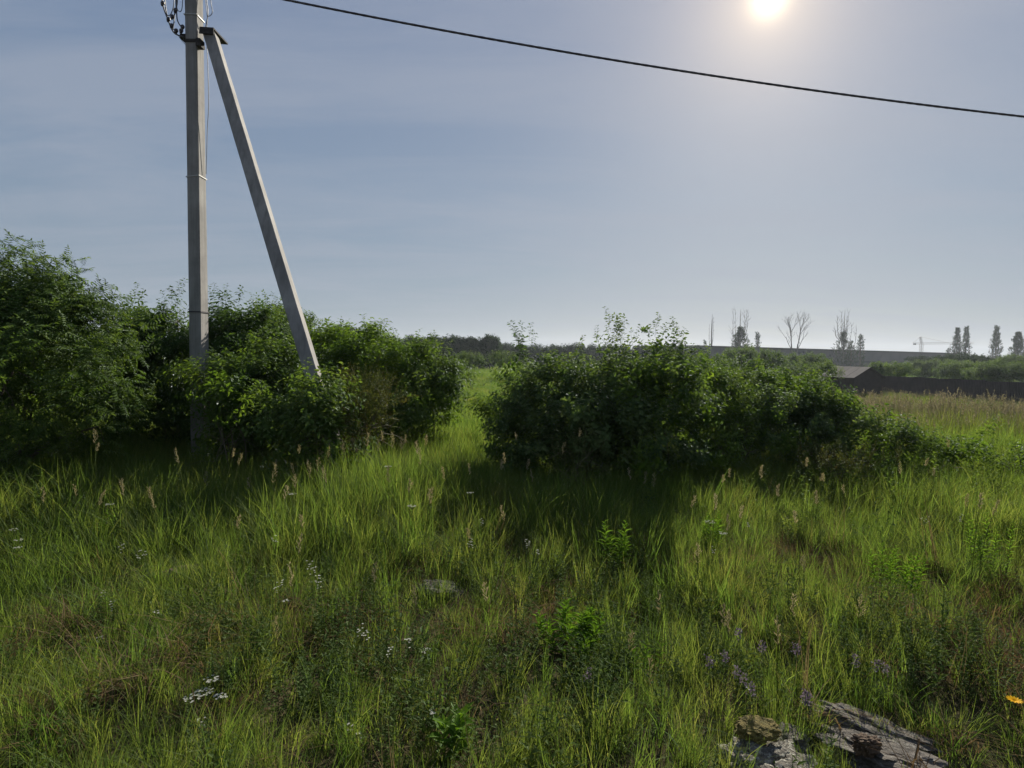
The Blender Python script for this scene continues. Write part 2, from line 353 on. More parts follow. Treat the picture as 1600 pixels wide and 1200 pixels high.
rnd = random.Random(3)
def blade(mb, base, h, w, az, bend, segs=4, rv=None, twist=0.0, kink=None):
    base = Vector(base); lean = Vector((math.cos(az), math.sin(az), 0)); sa = az + math.pi / 2 + twist
    side = Vector((math.cos(sa), math.sin(sa), 0)); vs = []; fs = []
    for i in range(segs + 1):
        t = i / segs
        if kink and t > kink:
            z = h * (kink - (t - kink) * 0.5); r = bend * h * kink * kink + (t - kink) * h * 0.9
        else:
            z = h * t * (1 - 0.35 * bend * t); r = bend * h * t * t
        p = base + lean * r + Vector((0, 0, z)); ww = w * (1 - t ** 1.8) * 0.5 + 0.0002
        if i == segs: vs.append(tuple(p))
        else: vs += [tuple(p - side * ww), tuple(p + side * ww)]
    for i in range(segs - 1): fs.append((2 * i, 2 * i + 1, 2 * i + 3, 2 * i + 2))
    fs.append((2 * segs - 2, 2 * segs - 1, 2 * segs))
    mb.add(vs, fs, rnd.random() if rv is None else rv)
def leaf(mb, base, d, n, l, w, rv=None, fold=0.25, droop=0.15):
    "pointed leaf with a folded midrib: 6 triangles"
    base = Vector(base); d = Vector(d).normalized(); n = Vector(n); n = (n - d * n.dot(d)); n = n.normalized() if n.length > 1e-5 else d.orthogonal().normalized()
    s = d.cross(n); q = lambda a, b, c: tuple(base + d * (a * l) + s * (b * w) + n * (c * l))
    vs = [q(0, 0, 0), q(.33, -.5, fold * .4), q(.33, 0, 0), q(.33, .5, fold * .4), q(.70, -.34, fold * .25 - droop * .4), q(.70, 0, -droop * .4), q(.70, .34, fold * .25 - droop * .4), q(1, 0, -droop)]
    mb.add(vs, [(0, 2, 1), (0, 3, 2), (1, 2, 5, 4), (2, 3, 6, 5), (4, 5, 7), (5, 6, 7)], rnd.random() if rv is None else rv)
def rdir():
    while True:
        v = Vector((rnd.uniform(-1, 1), rnd.uniform(-1, 1), rnd.uniform(-1, 1)))
        if 0.05 < v.length < 1: return v.normalized()

def tuft(n, rad, h, w, bend, segs=4, kinks=0.0):
    mb = MB()
    for _ in range(n):
        a = rnd.uniform(0, 6.283); r = rad * math.sqrt(rnd.random())
        hh = h * rnd.uniform(0.45, 1.1)
        blade(mb, (r * math.cos(a), r * math.sin(a), -0.01), hh, w * rnd.uniform(0.6, 1.3), a + rnd.uniform(-1.2, 1.2), rnd.uniform(0.08, bend), segs,
              twist=rnd.uniform(-0.9, 0.9), kink=(rnd.uniform(0.5, 0.8) if rnd.random() < kinks else None))
    return mb
grass_p = [proto('tuft', tuft(40, 0.095, 0.42, 0.0040, 0.75, kinks=.05), MT['grass']), proto('tuft', tuft(36, 0.11, 0.34, 0.0046, 1.1, kinks=0.2), MT['grass']),
           proto('tuft', tuft(28, 0.09, 0.52, 0.0046, 0.6, kinks=0.12), MT['grass']), proto('tuft', tuft(46, 0.12, 0.20, 0.0036, 1.0, kinks=.1), MT['grass']),
           proto('tuft', tuft(26, 0.075, 0.50, 0.0052, 0.55, kinks=0.12), MT['grass_lush']), proto('tuft', tuft(34, 0.10, 0.32, 0.0038, 0.9, kinks=.1), MT['grass_lush']),
           proto('tuft', tuft(12, 0.07, 0.42, 0.0085, 1.6, 5, .3), MT['grass_lush']), proto('tuft', tuft(50, 0.13, 0.26, 0.0026, 1.7, 4, .35), MT['grass'])]
def thatch():
    mb = MB()
    for _ in range(46):
        a = rnd.uniform(0, 6.283); r = 0.13 * math.sqrt(rnd.random())
        blade(mb, (r * math.cos(a), r * math.sin(a), rnd.uniform(-0.01, 0.05)), rnd.uniform(0.05, 0.24), rnd.uniform(0.0025, 0.005), rnd.uniform(0, 6.28), rnd.uniform(0.5, 2.6), 3, twist=rnd.uniform(-1, 1), kink=(0.5 if rnd.random() < 0.3 else None))
    return mb
def drystalks():
    mb = MB()
    for _ in range(9):
        a = rnd.uniform(0, 6.283); r = 0.08 * math.sqrt(rnd.random())
        blade(mb, (r * math.cos(a), r * math.sin(a), 0), rnd.uniform(0.3, 0.62), 0.0035, rnd.uniform(0, 6.28), rnd.uniform(0.1, 0.7), 4, kink=(rnd.uniform(.5, .8) if rnd.random() < .35 else None))
    return mb
dry_p = [proto('thatch', thatch(), MT['dry']), proto('thatch', thatch(), MT['dry']), proto('straw', drystalks(), MT['drystem'])]
def weed(kind):
    mb = MB()
    for s_ in range(rnd.randint(3, 5)):
        a = rnd.uniform(0, 6.283); h = rnd.uniform(0.16, 0.38); lean = rnd.uniform(0.05, 0.35)
        b0 = Vector((rnd.uniform(-.07, .07), rnd.uniform(-.07, .07), 0)); tp = b0 + Vector((math.cos(a) * lean * h, math.sin(a) * lean * h, h))
        mb.tube([b0, (b0 + tp) / 2 + Vector((0, 0, .01)), tp], [0.0018, 0.0014, 0.0008], 3, 0.5, cap=False)
        nl = 14 if kind == 0 else 22
        for i in range(nl):
            f = 0.15 + 0.85 * i / nl; p = b0.lerp(tp, f); an = i * 2.4 + a
            d = Vector((math.cos(an), math.sin(an), rnd.uniform(0.1, 0.9)))
            l = (0.045 if kind == 0 else 0.026) * (1.15 - 0.5 * f) * rnd.uniform(.7, 1.2)
            leaf(mb, p, d, Vector((0, 0, 1)), l, l * (0.36 if kind == 0 else 0.5))
    return mb
weed_p = [proto('weed', weed(0), MT['weed']), proto('weed', weed(1), MT['weed']), proto('weed', weed(0), MT['weed']), proto('weed', weed(1), MT['weed'])]

def fieldpatch(h, n=130, r=0.45, heads=True, seg=2):
    mb = MB(); hd = MB()
    for _ in range(n):
        a = rnd.uniform(0, 6.283); q = r * math.sqrt(rnd.random()); p = (q * math.cos(a), q * math.sin(a), 0)
        blade(mb, p, h * rnd.uniform(.5, 1.1), 0.010, rnd.uniform(0, 6.28), rnd.uniform(.1, .6), seg)
    for _ in range(10 if heads else 0):
        a = rnd.uniform(0, 6.283); q = r * math.sqrt(rnd.random()); hh = h * rnd.uniform(1.0, 1.35)
        b0 = Vector((q * math.cos(a), q * math.sin(a), 0)); tp = b0 + Vector((rnd.uniform(-.1, .1), rnd.uniform(-.1, .1), hh))
        hd.tube([b0, tp], [0.0025, 0.0015], 3, rnd.random(), cap=False)
        for k in range(5):
            c_ = tp - Vector((0, 0, 0.028 * k)); leaf(hd, c_, rdir() + Vector((0, 0, 1.2)), rdir(), 0.045, 0.018)
    return mb, hd
def proto2(name, pair, m1, m2):
    a, b = pair; mb = MB(); mb.v = a.v + b.v; mb.f = a.f + [tuple(i + a.n for i in f) for f in b.f]; mb.r = a.r + b.r
    me = mb.mesh(name); me.materials.append(m1); me.materials.append(m2)
    me.polygons.foreach_set('material_index', [0] * len(a.f) + [1] * len(b.f)); return bpy.data.objects.new(name, me)
field_p = [proto2('field', fieldpatch(.55), MT['field'], MT['seed']), proto2('field', fieldpatch(.7, 110), MT['field'], MT['seed']), proto2('field', fieldpatch(.5, 150, heads=False), MT['field'], MT['seed'])]
verge_p = [proto2('green_field', fieldpatch(.45, 150, heads=False), MT['grass'], MT['seed']), proto2('green_field', fieldpatch(.6, 130, heads=False), MT['grass_lush'], MT['seed'])]

# twigs with leaves along z
def twig(n, length, ll, lw, droop=0.35, spread=1.0, paired=True, stem=0.002):
    mb = MB(); prev = Vector((0, 0, 0)); bx, by = rnd.uniform(-.12, .12), rnd.uniform(-.12, .12)
    curve = lambda f: Vector((bx * f * f * length * 3, by * f * f * length * 3, length * f))
    mb.tube([curve(0), curve(.5), curve(1)], [stem, stem * .75, stem * .4], 3, 0.2, cap=False)
    for i in range(n):
        f = 0.12 + 0.88 * (i + rnd.uniform(-.3, .3)) / n; f = min(1, max(.05, f)); p = curve(f)
        a = (i // 2) * 1.57 + (i % 2) * 3.14 + rnd.uniform(-.5, .5) if paired else i * 2.4
        up_ = 0.35 + 1.1 * f * rnd.uniform(.5, 1.0)
        d = Vector((math.cos(a) * spread, math.sin(a) * spread, up_ * .7)) + rdir() * .25
        l = ll * rnd.uniform(.65, 1.15) * (1 - .25 * f)
        pt = p + d.normalized() * l * .25
        leaf(mb, pt, d - Vector((0, 0, droop)), Vector((0, 0, 1)) + rdir() * .55, l, lw * l / ll, droop=.22)
    return mb
def compound(nleaf=7, length=0.45):
    "a twig with pinnate leaves in flat layered sprays"
    mb = MB(); mb.tube([(0, 0, 0), (0, 0, length)], [0.003, 0.001], 3, 0.2, cap=False)
    for i in range(nleaf):
        f = .2 + .8 * i / nleaf; a = i * 2.2 + rnd.uniform(-.4, .4); b0 = Vector((0, 0, length * f))
        d = Vector((math.cos(a), math.sin(a), rnd.uniform(.1, .8))).normalized(); rl = rnd.uniform(.14, .22)
        s = d.cross(Vector((0, 0, 1))).normalized()
        mb.tube([b0, b0 + d * rl], [0.0012, .0006], 3, .2, cap=False)
        for k in range(5):
            q = b0 + d * rl * (.25 + .17 * k)
            for sg in (-1, 1):
                leaf(mb, q, s * sg + d * .6 - Vector((0, 0, .2)), Vector((0, 0, 1)) + rdir() * .3, rnd.uniform(.045, .062), .02)
        leaf(mb, b0 + d * rl, d, Vector((0, 0, 1)), .06, .022)
    return mb
def tw(matname, n=4, **kw): return [proto('twig_' + matname, twig(**kw), MT[matname]) for _ in range(n)]
T = {
    'leaf': tw('leaf', n=None or 4, **dict()) if False else [proto('twig_leaf', twig(15, .30, .085, .042), MT['leaf']) for _ in range(4)],
    'dark': [proto('twig_dark', twig(15, .32, .088, .044), MT['leaf_dark']) for _ in range(4)],
    'blue': [proto('twig_blue', twig(15, .28, .075, .044, .2), MT['leaf_blue']) for _ in range(4)],
    'bright': [proto('twig_bright', twig(14, .28, .088, .040, .5), MT['leaf_bright']) for _ in range(4)],
    'red': [proto('twig_red', twig(20, .24, .026, .015, .1, .7, stem=.0022), MT['leaf_red']) for _ in range(4)],
    'ash': [proto('twig_ash', compound(), MT['leaf']) for _ in range(3)],
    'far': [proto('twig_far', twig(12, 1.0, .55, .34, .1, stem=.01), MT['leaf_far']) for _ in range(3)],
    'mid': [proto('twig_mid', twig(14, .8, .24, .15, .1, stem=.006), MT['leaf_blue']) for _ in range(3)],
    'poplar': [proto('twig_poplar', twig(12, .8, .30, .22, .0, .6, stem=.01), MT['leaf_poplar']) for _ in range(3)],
}

# ------------------------------------------------------------------ pole, brace, cable
pole = empty('utility_pole', G(304, 8.2), label='square concrete utility pole with a slanting concrete brace on its right side', cat='utility pole')
pb = Vector(pole.location)
def prism(mb, a, b, ha, hb, xdir=Vector((1, 0, 0)), bev=0.012):
    "chamfered square bar from a to b, half sizes ha / hb (x, y)"
    a = Vector(a); b = Vector(b); t = (b - a).normalized(); x = (xdir - t * xdir.dot(t)).normalized(); y = t.cross(x); vs = []
    N_ = 24
    for i in range(N_ + 1):
        f = i / N_; p = a.lerp(b, f); hx = ha[0] + (hb[0] - ha[0]) * f; hy = ha[1] + (hb[1] - ha[1]) * f; c = bev
        for (u, w) in ((-hx + c, -hy), (hx - c, -hy), (hx, -hy + c), (hx, hy - c), (hx - c, hy), (-hx + c, hy), (-hx, hy - c), (-hx, -hy + c)):
            j = 0.0012 * math.sin(i * 2.1 + u * 30); vs.append(tuple(p + x * (u + j) + y * (w - j)))
    fs = [(i * 8 + k, i * 8 + (k + 1) % 8, (i + 1) * 8 + (k + 1) % 8, (i + 1) * 8 + k) for i in range(N_) for k in range(8)]
    fs += [tuple(reversed(range(8))), tuple(range(N_ * 8, N_ * 8 + 8))]
    mb.add(vs, fs)
PT = 7.55
lean = (P(290, 20, 8.2).x - P(298, 560, 8.2).x) / (P(290, 20, 8.2).z - P(298, 560, 8.2).z)
x0 = P(296.0, 560, 8.2).x - pb.x + 0.083
def PX(z): return x0 + lean * (z + pb.z - P(298, 560, 8.2).z)     # local x of the pole axis at local height z
m_ = MB(); prism(m_, (PX(-.5), .11, -0.5), (PX(PT), .095, PT), (0.086, 0.118), (0.083, 0.088)); m_.build('pole_shaft', MT['concrete'], pole)
zt = P(322, 52, 8.2).z - pb.z
bt = Vector((P(326, 52, 8.2).x - pb.x, 0.06, zt)); bfw = G(541, 6.95); bf = bfw - pb; 
bf_low = bf + (bf - bt).normalized() * 0.5
m_ = MB(); prism(m_, bf_low, bt, (0.083, 0.105), (0.076, 0.088)); br = m_.build('brace', MT['concrete'], pole)
# steel bracket: cap plate on the brace head, clamp band round the pole
m_ = MB()
bd = (bt - bf).normalized(); rotb = bd.to_track_quat('Z', 'Y').to_matrix()
rx = Matrix.Rotation(R(-18), 3, 'Y')
m_.box(bt + Vector((0.0, 0.085, 0.045)), (0.098, 0.20, 0.010), Matrix.Rotation(R(3), 3, 'Y'))
m_.box(bt + Vector((0.0, -0.118, 0.0)), (0.098, 0.005, 0.040), Matrix.Rotation(R(3), 3, 'Y'))
m_.build('brace_cap', MT['steel_dark'], pole)
def band(z, name, mat, hh=0.02, off=0.006, tilt=0.0):
    mb = MB(); c_ = PX(z); f = (z + .5) / (PT + .5); hx = .086 - .003 * f + off; hy = .118 - .03 * f + off; cy_ = .11 - .015 * f
    for sx in (-1, 1): mb.box((c_ + sx * hx, cy_, z + sx * tilt), (0.003, hy + .003, hh))
    for sy in (-1, 1): mb.box((c_, cy_ + sy * hy, z), (hx - .003, 0.003, hh), Matrix.Rotation(-math.atan2(tilt, hx), 3, 'Y'))
    return mb.build(name, mat, pole)
band(zt - 0.10, 'clamp_band', MT['steel_dark'], 0.022)
zz_ = lambda py: P(305, py, 8.2).z - pb.z
band(zz_(22), 'strap', MT['galv'], 0.006); band(zz_(275), 'strap', MT['galv'], 0.006, tilt=0.012); band(zz_(487), 'strap', MT['black'], 0.009)
m_ = MB(); m_.box((PX(zt) - .115, .05, zt - .04), (.035, .05, .03)); m_.build('clamp_bolt', MT['steel_dark'], pole)
m_ = MB(); m_.box((PX(zt) + .115, .03, zt - .13), (.03, .06, .05)); m_.build('clamp_bolt', MT['steel_dark'], pole)
def bez(pts, n=10):
    pts = [Vector(p) for p in pts]; out_ = []
    q = [pts[0] * 2 - pts[1]] + pts + [pts[-1] * 2 - pts[-2]]
    for i in range(1, len(q) - 2):
        for k in range(n):
            t = k / n; a, b, c, d = q[i - 1], q[i], q[i + 1], q[i + 2]
            out_.append(0.5 * ((2 * b) + (c - a) * t + (2 * a - 5 * b + 4 * c - d) * t * t + (3 * b - a - 3 * c + d) * t ** 3))
    out_.append(pts[-1]); return out_
def wloc(pp, dy=0.0): return [P(a, b, 8.15 + dy + (c if len(x) > 2 else 0)) - pb for x in pp for (a, b, c) in [(x + (0,))[:3]]]
for pp, r_, mt in [([(252, -40), (254, 4), (263, 32), (271, 50), (281, 56), (289, 58)], .010, 'black'),
                   ([(266, -40), (258, -8), (262, 28), (270, 44), (276, 50)], .006, 'wire'),
                   ([(270, -50), (272, 0), (268, 20), (262, 24), (258, 12)], .006, 'wire'),
                   ([(276, -40), (277, 2), (273, 22), (272, 34), (270, 46)], .008, 'wire'),
                   ([(280, -60), (275, -10), (276, 20), (278, 34), (286, 46)], .008, 'black'),
                   ([(286, -30), (285, 8), (282, 18), (277, 14), (276, 0), (279, -30)], .005, 'wire'),
                   ([(276, 52), (283, 62), (290, 70)], .004, 'wire')]:
    m_ = MB(); m_.tube(bez(wloc(pp)), r_, 5); m_.build('drop_wire', MT[mt], pole, smooth=True)
for (a, b) in [(254, 6), (263, 31), (269, 27), (274, 17), (268, 41), (275, 49), (283, 49), (285, 43)]:
    m_ = MB(); p_ = P(a, b, 8.15) - pb
    m_.tube([p_ + Vector((.012, 0, .035)), p_ + Vector((.006, 0, .02)), p_, p_ - Vector((.008, 0, .03))], [.012, .026, .026, .012], 7); m_.build('wire_connector', MT['black'], pole, smooth=True)
for pp, r_ in [([(322, -40), (323, 0), (325, 20), (321, 45)], .006), ([(326, -30), (330, 6), (332, 18), (329, 24), (324, 26)], .005), ([(318, -30), (322, 10), (324, 30), (323, 47)], .004),
               ([(322, 47), (325, 110), (326, 165), (324, 200), (323, 240), (322, 272)], .0045)]:
    m_ = MB(); m_.tube(bez([P(a, b, 8.35) - pb for a, b in pp]), r_, 5); m_.build('ground_wire', MT['wire'], pole, smooth=True)
# overhead bundled cable: four twisted strands
cpts = [(300, -32, 8.3), (440, -1, 8.32), (620, 35, 8.36), (800, 68, 8.4), (1000, 100, 8.44), (1200, 130.5, 8.48), (1400, 158, 8.52), (1600, 183, 8.56)]
cw = [P(*q) for q in cpts]; cxx = np.array([p.x for p in cw]); czz = np.array([p.z for p in cw])
pf = np.polyfit(cxx, czz, 2)
cable = empty('overhead_cable', cw[0], label='black twisted overhead cable crossing the sky above the meadow', cat='cable')
xx = np.arange(cxx[0] - .0, 24, 0.045)
for k in range(4):
    m_ = MB(); pts_ = []
    for i, x in enumerate(xx):
        a = x * 2 * math.pi / 0.55 + k * math.pi / 2
        pts_.append(Vector((x, 8.3 + (x + 4.4) * .022 + .0085 * math.cos(a), np.polyval(pf, x) + .0085 * math.sin(a))) - cw[0])
    m_.tube(pts_, .0078, 5); m_.build('strand', MT['black'], cable, smooth=True)

# ------------------------------------------------------------------ shrubs
def ico_dirs(n):
    v = rng.normal(size=(n, 3)); return v / np.linalg.norm(v, axis=1, keepdims=True)
def shrub(name, label, lobes, tws, base, dens=150, cat='shrub', group=None, shoots=(), size=1.0, stems=9, wood='twig', droopy=0.0, core=0.35, stem_r=0.014, floor=True, clump=1.0, mixd=None):
    """lobes: (px, py, half width px, half height px, depth m, half depth m). base: (px, depth) of the foot.
    shoots: (px top, py top, px foot, py foot, depth)"""
    b = G(*base); root = empty(name, b, label=label, cat=cat, group=group)
    bn = np.array(b); P_, D_, S_ = [], [], []
    cents = []
    for (px, py, rw, rh, d, ry) in lobes:
        c = np.array(P(px, py, d)); rx, rz = rw / FPX * d, rh / FPX * d; rad = np.array([rx, ry, rz]); cents.append((c, rad))
        area = 4 * math.pi * (((rx * ry) ** 1.6 + (rx * rz) ** 1.6 + (ry * rz) ** 1.6) / 3) ** (1 / 1.6)
        n = max(6, int(area * dens * .50)); K = max(4, int(area * 3.0 / clump ** 2))
        kd = ico_dirs(K); kd[:, 2] = np.where((kd[:, 2] < -.2) & (rng.random(K) < .6), -kd[:, 2], kd[:, 2])
        kc = kd * rad * rng.uniform(.72, 1.02, (K, 1)); kr = rng.uniform(.10, .24, K) * clump
        w_ = kr ** 1.6; which = rng.choice(K, n, p=w_ / w_.sum())
        dr = ico_dirs(n); dr[:, 2] = np.abs(dr[:, 2]) * .8 + dr[:, 2] * .2
        q_ = kc[which] + dr * (kr[which] * rng.uniform(.2, 1.1, n))[:, None] * np.array([1.2, 1.2, .85])
        inner = rng.random(n) < core; q_[inner] = (ico_dirs(n) * rad * rng.uniform(.2, .85, (n, 1)))[inner]
        p = c + q_; dr = q_ / rad; dr /= np.linalg.norm(dr, axis=1, keepdims=True) + 1e-6
        g = dr / rad; g /= np.linalg.norm(g, axis=1, keepdims=True)
        dd = g * .75 + np.array([0, 0, .55 - droopy]) + rng.normal(0, .33, (n, 3))
        P_.append(p); D_.append(dd); S_.append(rng.uniform(.7, 1.2, n) * size)
    for (tx, ty, fx, fy, d) in shoots:
        a, e = np.array(P(fx, fy, d)), np.array(P(tx, ty, d)); k = max(3, int(np.linalg.norm(e - a) / .085))
        f = np.linspace(0, 1, k)[:, None]; p = a + (e - a) * f + rng.normal(0, .022, (k, 3)) * (1.2 - f)
        P_.append(p); D_.append((e - a)[None, :] / np.linalg.norm(e - a) * .8 + rng.normal(0, .32, (k, 3))); S_.append(np.linspace(1.15, .75, k) * size)
        cents.append((a, np.array([.05] * 3)))
    P_ = np.concatenate(P_); D_ = np.concatenate(D_); S_ = np.concatenate(S_)
    keep = P_[:, 2] > H(P_[:, 0], P_[:, 1]) + (0.05 if floor else -1); P_, D_, S_ = P_[keep], D_[keep], S_[keep]
    n = len(P_)
    fo = scatter('foliage', P_ - bn, frames(D_, rng.uniform(0, 6.28, n)), S_, (rng.integers(0, len(T[tws]), n) if not mixd else np.where(np.array([noise.noise(Vector(tuple(q * 1.3))) for q in P_]) + rng.normal(0, .25, n) > .28, rng.integers(4, 8, n), rng.integers(0, 4, n))), (T[tws] if not mixd else T[tws] + T[mixd]), root); fo['kind'] = 'stuff'
    mb = MB(); rr = random.Random(n)
    for i in range(stems):
        c, rad = cents[i % len(cents)]; tgt = c + ico_dirs(1)[0] * rad * .7; tgt[2] = max(tgt[2], b.z + .3)
        off = Vector((rr.uniform(-.25, .25), rr.uniform(-.2, .2), -.05)); e = Vector(tgt) - b
        off.z = Hf(b.x + off.x, b.y + off.y) - b.z - .05
        mid = off.lerp(e, .5) + Vector((rr.uniform(-.12, .12), rr.uniform(-.12, .12), .22 * e.length * .5))
        pts = bez([off, mid, e], 5); L_ = len(pts)
        mb.tube(pts, [stem_r * size * (1 - .8 * j / L_) for j in range(L_)], 5)
        for j in range(4, L_, 2):
            q = pts[j] + Vector(tuple(ico_dirs(1)[0])) * .35 * size; mb.tube([pts[j], (pts[j] + q) / 2 + Vector((0, 0, .03)), q], [.005 * size, .004 * size, .002 * size], 3, cap=False)
    mb.build('branches', MT[wood], root)
    return root

# left mass, nearest first
shrub('ash_tree', 'young ash tree with layered feathery sprays at the far left edge', [(-40, 600, 120, 170, 6.6, 1.1), (60, 640, 110, 130, 6.5, .9), (10, 558, 110, 78, 6.9, .9), (-70, 545, 100, 85, 7.1, 1), (95, 560, 80, 95, 6.9, .8), (120, 690, 55, 60, 6.4, .5), (20, 475, 48, 20, 6.9, .4), (85, 505, 55, 20, 6.9, .4), (-170, 640, 110, 150, 6.9, 1.2)],
      'ash', (10, 6.9), 42, cat='tree', shoots=[(40, 415, 15, 480, 6.9), (80, 425, 40, 480, 6.9), (125, 470, 70, 510, 6.9), (100, 445, 50, 490, 6.8), (2, 400, -5, 470, 6.9), (18, 410, 8, 460, 6.9), (165, 500, 110, 540, 6.8)], stems=12, wood='bark', stem_r=.03, core=.3)
shrub('elder_shrub', 'tall dark elder shrub standing behind the concrete pole', [(230, 590, 85, 90, 9.6, 1.0), (278, 548, 50, 38, 9.4, .7), (345, 572, 72, 60, 9.4, .9), (190, 610, 60, 85, 9.2, .8), (400, 580, 60, 80, 9.5, .9), (300, 640, 130, 80, 9.3, .9)],
      'dark', (290, 9.5), 150, shoots=[(215, 463, 215, 520, 9.3), (200, 474, 205, 520, 9.2), (283, 457, 275, 500, 9.2), (268, 468, 262, 510, 9.2), (345, 463, 340, 500, 9.2), (372, 466, 365, 505, 9.3), (355, 468, 350, 500, 9.3), (160, 478, 165, 520, 9.3), (335, 470, 333, 500, 9.3)], stems=14, stem_r=.03)
shrub('juniper_shrub', 'round-topped shrub with fine upright tips seen between pole and brace', [(425, 532, 55, 40, 11.5, 1.0), (440, 560, 70, 60, 11, 1)], 'leaf', (430, 11.4), 130,
      shoots=[(405, 468, 405, 500, 11.3), (418, 470, 418, 500, 11.3), (395, 475, 395, 500, 11.3), (435, 474, 433, 505, 11.3), (448, 478, 445, 505, 11.3)], stems=8)
shrub('dogwood_shrub', 'leafy shrub growing round the foot of the concrete pole', [(345, 620, 60, 50, 7.9, .5), (400, 640, 75, 65, 7.8, .6), (380, 700, 90, 60, 7.6, .6), (460, 680, 60, 70, 7.9, .6), (430, 600, 60, 45, 8.2, .6)],
      'leaf', (400, 7.9), 150, shoots=[(268, 572, 320, 610, 7.7), (330, 570, 345, 610, 7.6), (283, 592, 320, 620, 7.6), (390, 545, 395, 600, 8), (430, 548, 425, 590, 8)], stems=12, mixd='bright')
shrub('lilac_sapling', 'pale young sapling with drooping leaves just right of the pole', [(340, 640, 22, 40, 6.9, .22), (375, 640, 20, 30, 6.8, .2)], 'bright', (352, 7.0), 60, shoots=[(345, 590, 345, 660, 6.9), (328, 600, 338, 660, 6.9), (372, 612, 362, 670, 6.9), (390, 622, 372, 680, 6.8)], stems=6, droopy=.5)
shrub('bramble_bush', 'sunlit rounded shrub immediately right of the slanting brace', [(545, 570, 60, 50, 9.3, .8), (580, 620, 65, 70, 9, .8), (620, 590, 55, 55, 9.8, .8), (520, 620, 50, 60, 9.0, .8)],
      'bright', (560, 9.2), 140, shoots=[(510, 512, 515, 550, 9.2), (525, 515, 530, 550, 9.2), (550, 520, 548, 550, 9.3), (500, 520, 505, 550, 9.2), (572, 525, 570, 560, 9.3)], stems=10)
shrub('hazel_bush', 'dense shrub at the left side of the gap to the meadow', [(665, 605, 45, 50, 9.6, .7), (650, 650, 70, 65, 9.2, .8), (692, 625, 22, 45, 9.3, .4), (600, 660, 60, 50, 8.8, .7)],
      'leaf', (655, 9.3), 145, shoots=[(675, 538, 672, 580, 9.5), (700, 552, 695, 590, 9.4), (650, 535, 650, 570, 9.8), (620, 530, 625, 560, 9.9)], stems=10, mixd='bright')
shrub('rosehip_bush', 'wiry low bush with tiny reddish leaves below the brace', [(560, 650, 50, 50, 6.9, .35), (530, 690, 40, 45, 6.8, .35), (585, 640, 30, 28, 6.8, .3), (545, 615, 30, 25, 7, .25)],
      'red', (550, 7.0), 260, shoots=[(530, 590, 535, 640, 6.9), (560, 598, 555, 640, 6.9), (600, 625, 580, 650, 6.8), (610, 660, 580, 670, 6.8), (500, 640, 520, 670, 6.8), (620, 680, 590, 690, 6.8)], stems=16, core=.5, stem_r=.007)
shrub('privet_shrub', 'small dark leafy shrub hiding the foot of the brace', [(490, 665, 45, 45, 6.5, .3), (455, 700, 45, 40, 6.5, .3), (525, 710, 40, 35, 6.4, .25)],
      'leaf', (490, 6.6), 190, shoots=[(505, 588, 500, 640, 6.5), (512, 600, 508, 640, 6.5), (488, 610, 490, 650, 6.4), (470, 620, 475, 650, 6.4)], stems=9)
# right of the gap
shrub('spindle_bush', 'big shrub with tall leafy shoots poking above the horizon', [(960, 655, 95, 66, 7.40, .85), (880, 655, 85, 68, 7.30, .85), (1030, 640, 75, 75, 7.40, .85), (930, 612, 60, 34, 7.50, .6), (1020, 610, 55, 30, 7.50, .6), (845, 645, 42, 38, 7.60, .5), (960, 690, 130, 50, 7.00, .7), (880, 725, 80, 35, 7.1, .5), (1000, 725, 90, 35, 7.1, .5)],
      'blue', (950, 7.5), 150, shoots=[(955, 505, 965, 575, 7.45), (972, 508, 970, 575, 7.45), (962, 512, 960, 570, 7.45), (975, 530, 975, 580, 7.4), (1010, 515, 1018, 570, 7.45), (1025, 512, 1025, 570, 7.45), (1035, 520, 1030, 575, 7.45), (1055, 518, 1050, 575, 7.45), (1066, 525, 1056, 580, 7.45), (935, 535, 940, 575, 7.45), (992, 532, 990, 575, 7.45), (908, 548, 912, 580, 7.45)], stems=16, stem_r=.02, mixd='bright')
shrub('maple_sapling', 'slim dark sapling rising at the right side of the gap', [(812, 625, 22, 36, 8.0, .3), (800, 670, 32, 40, 7.9, .35)], 'dark', (812, 8.1), 110, shoots=[(808, 523, 812, 570, 8), (815, 528, 815, 575, 8), (826, 533, 822, 580, 8)], stems=5)
shrub('currant_bush', 'low bright bush at the left foot of the big shrub', [(790, 670, 35, 40, 7.9, .4), (820, 700, 45, 35, 7.7, .4)], 'leaf', (800, 7.9), 130, shoots=[(770, 640, 785, 670, 7.8), (795, 632, 795, 660, 7.8)], stems=6)
shrub('viburnum_bush', 'broad rounded shrub joining the right side of the big shrub', [(1110, 662, 68, 60, 8.4, .7), (1160, 652, 64, 42, 9.0, .8), (1090, 622, 46, 34, 8.8, .6)], 'leaf', (1110, 8.8), 145, shoots=[(1100, 560, 1100, 600, 8.8), (1150, 572, 1150, 600, 9), (1185, 575, 1180, 605, 9)], stems=10, mixd='bright')
shrub('raspberry_thicket', 'domed bramble thicket in front of the pale shed roof', [(1220, 652, 75, 46, 8.7, .8), (1275, 675, 62, 42, 8.4, .7), (1200, 680, 90, 46, 8.1, .7), (1320, 695, 60, 36, 8.0, .6), (1215, 622, 52, 22, 9.0, .7), (1378, 708, 48, 26, 7.9, .45)],
      'blue', (1250, 8.8), 150, shoots=[(1200, 570, 1200, 600, 9), (1225, 568, 1225, 600, 9), (1258, 585, 1256, 620, 9), (1285, 600, 1280, 630, 9), (1325, 630, 1318, 660, 8.7)], stems=14, droopy=.2, mixd='bright')
shrub('willow_bush', 'bright small bush between big shrub and bramble thicket', [(1110, 690, 45, 38, 7.6, .4), (1150, 700, 40, 25, 7.5, .35)], 'bright', (1120, 7.7), 110, stems=6, droopy=.2)
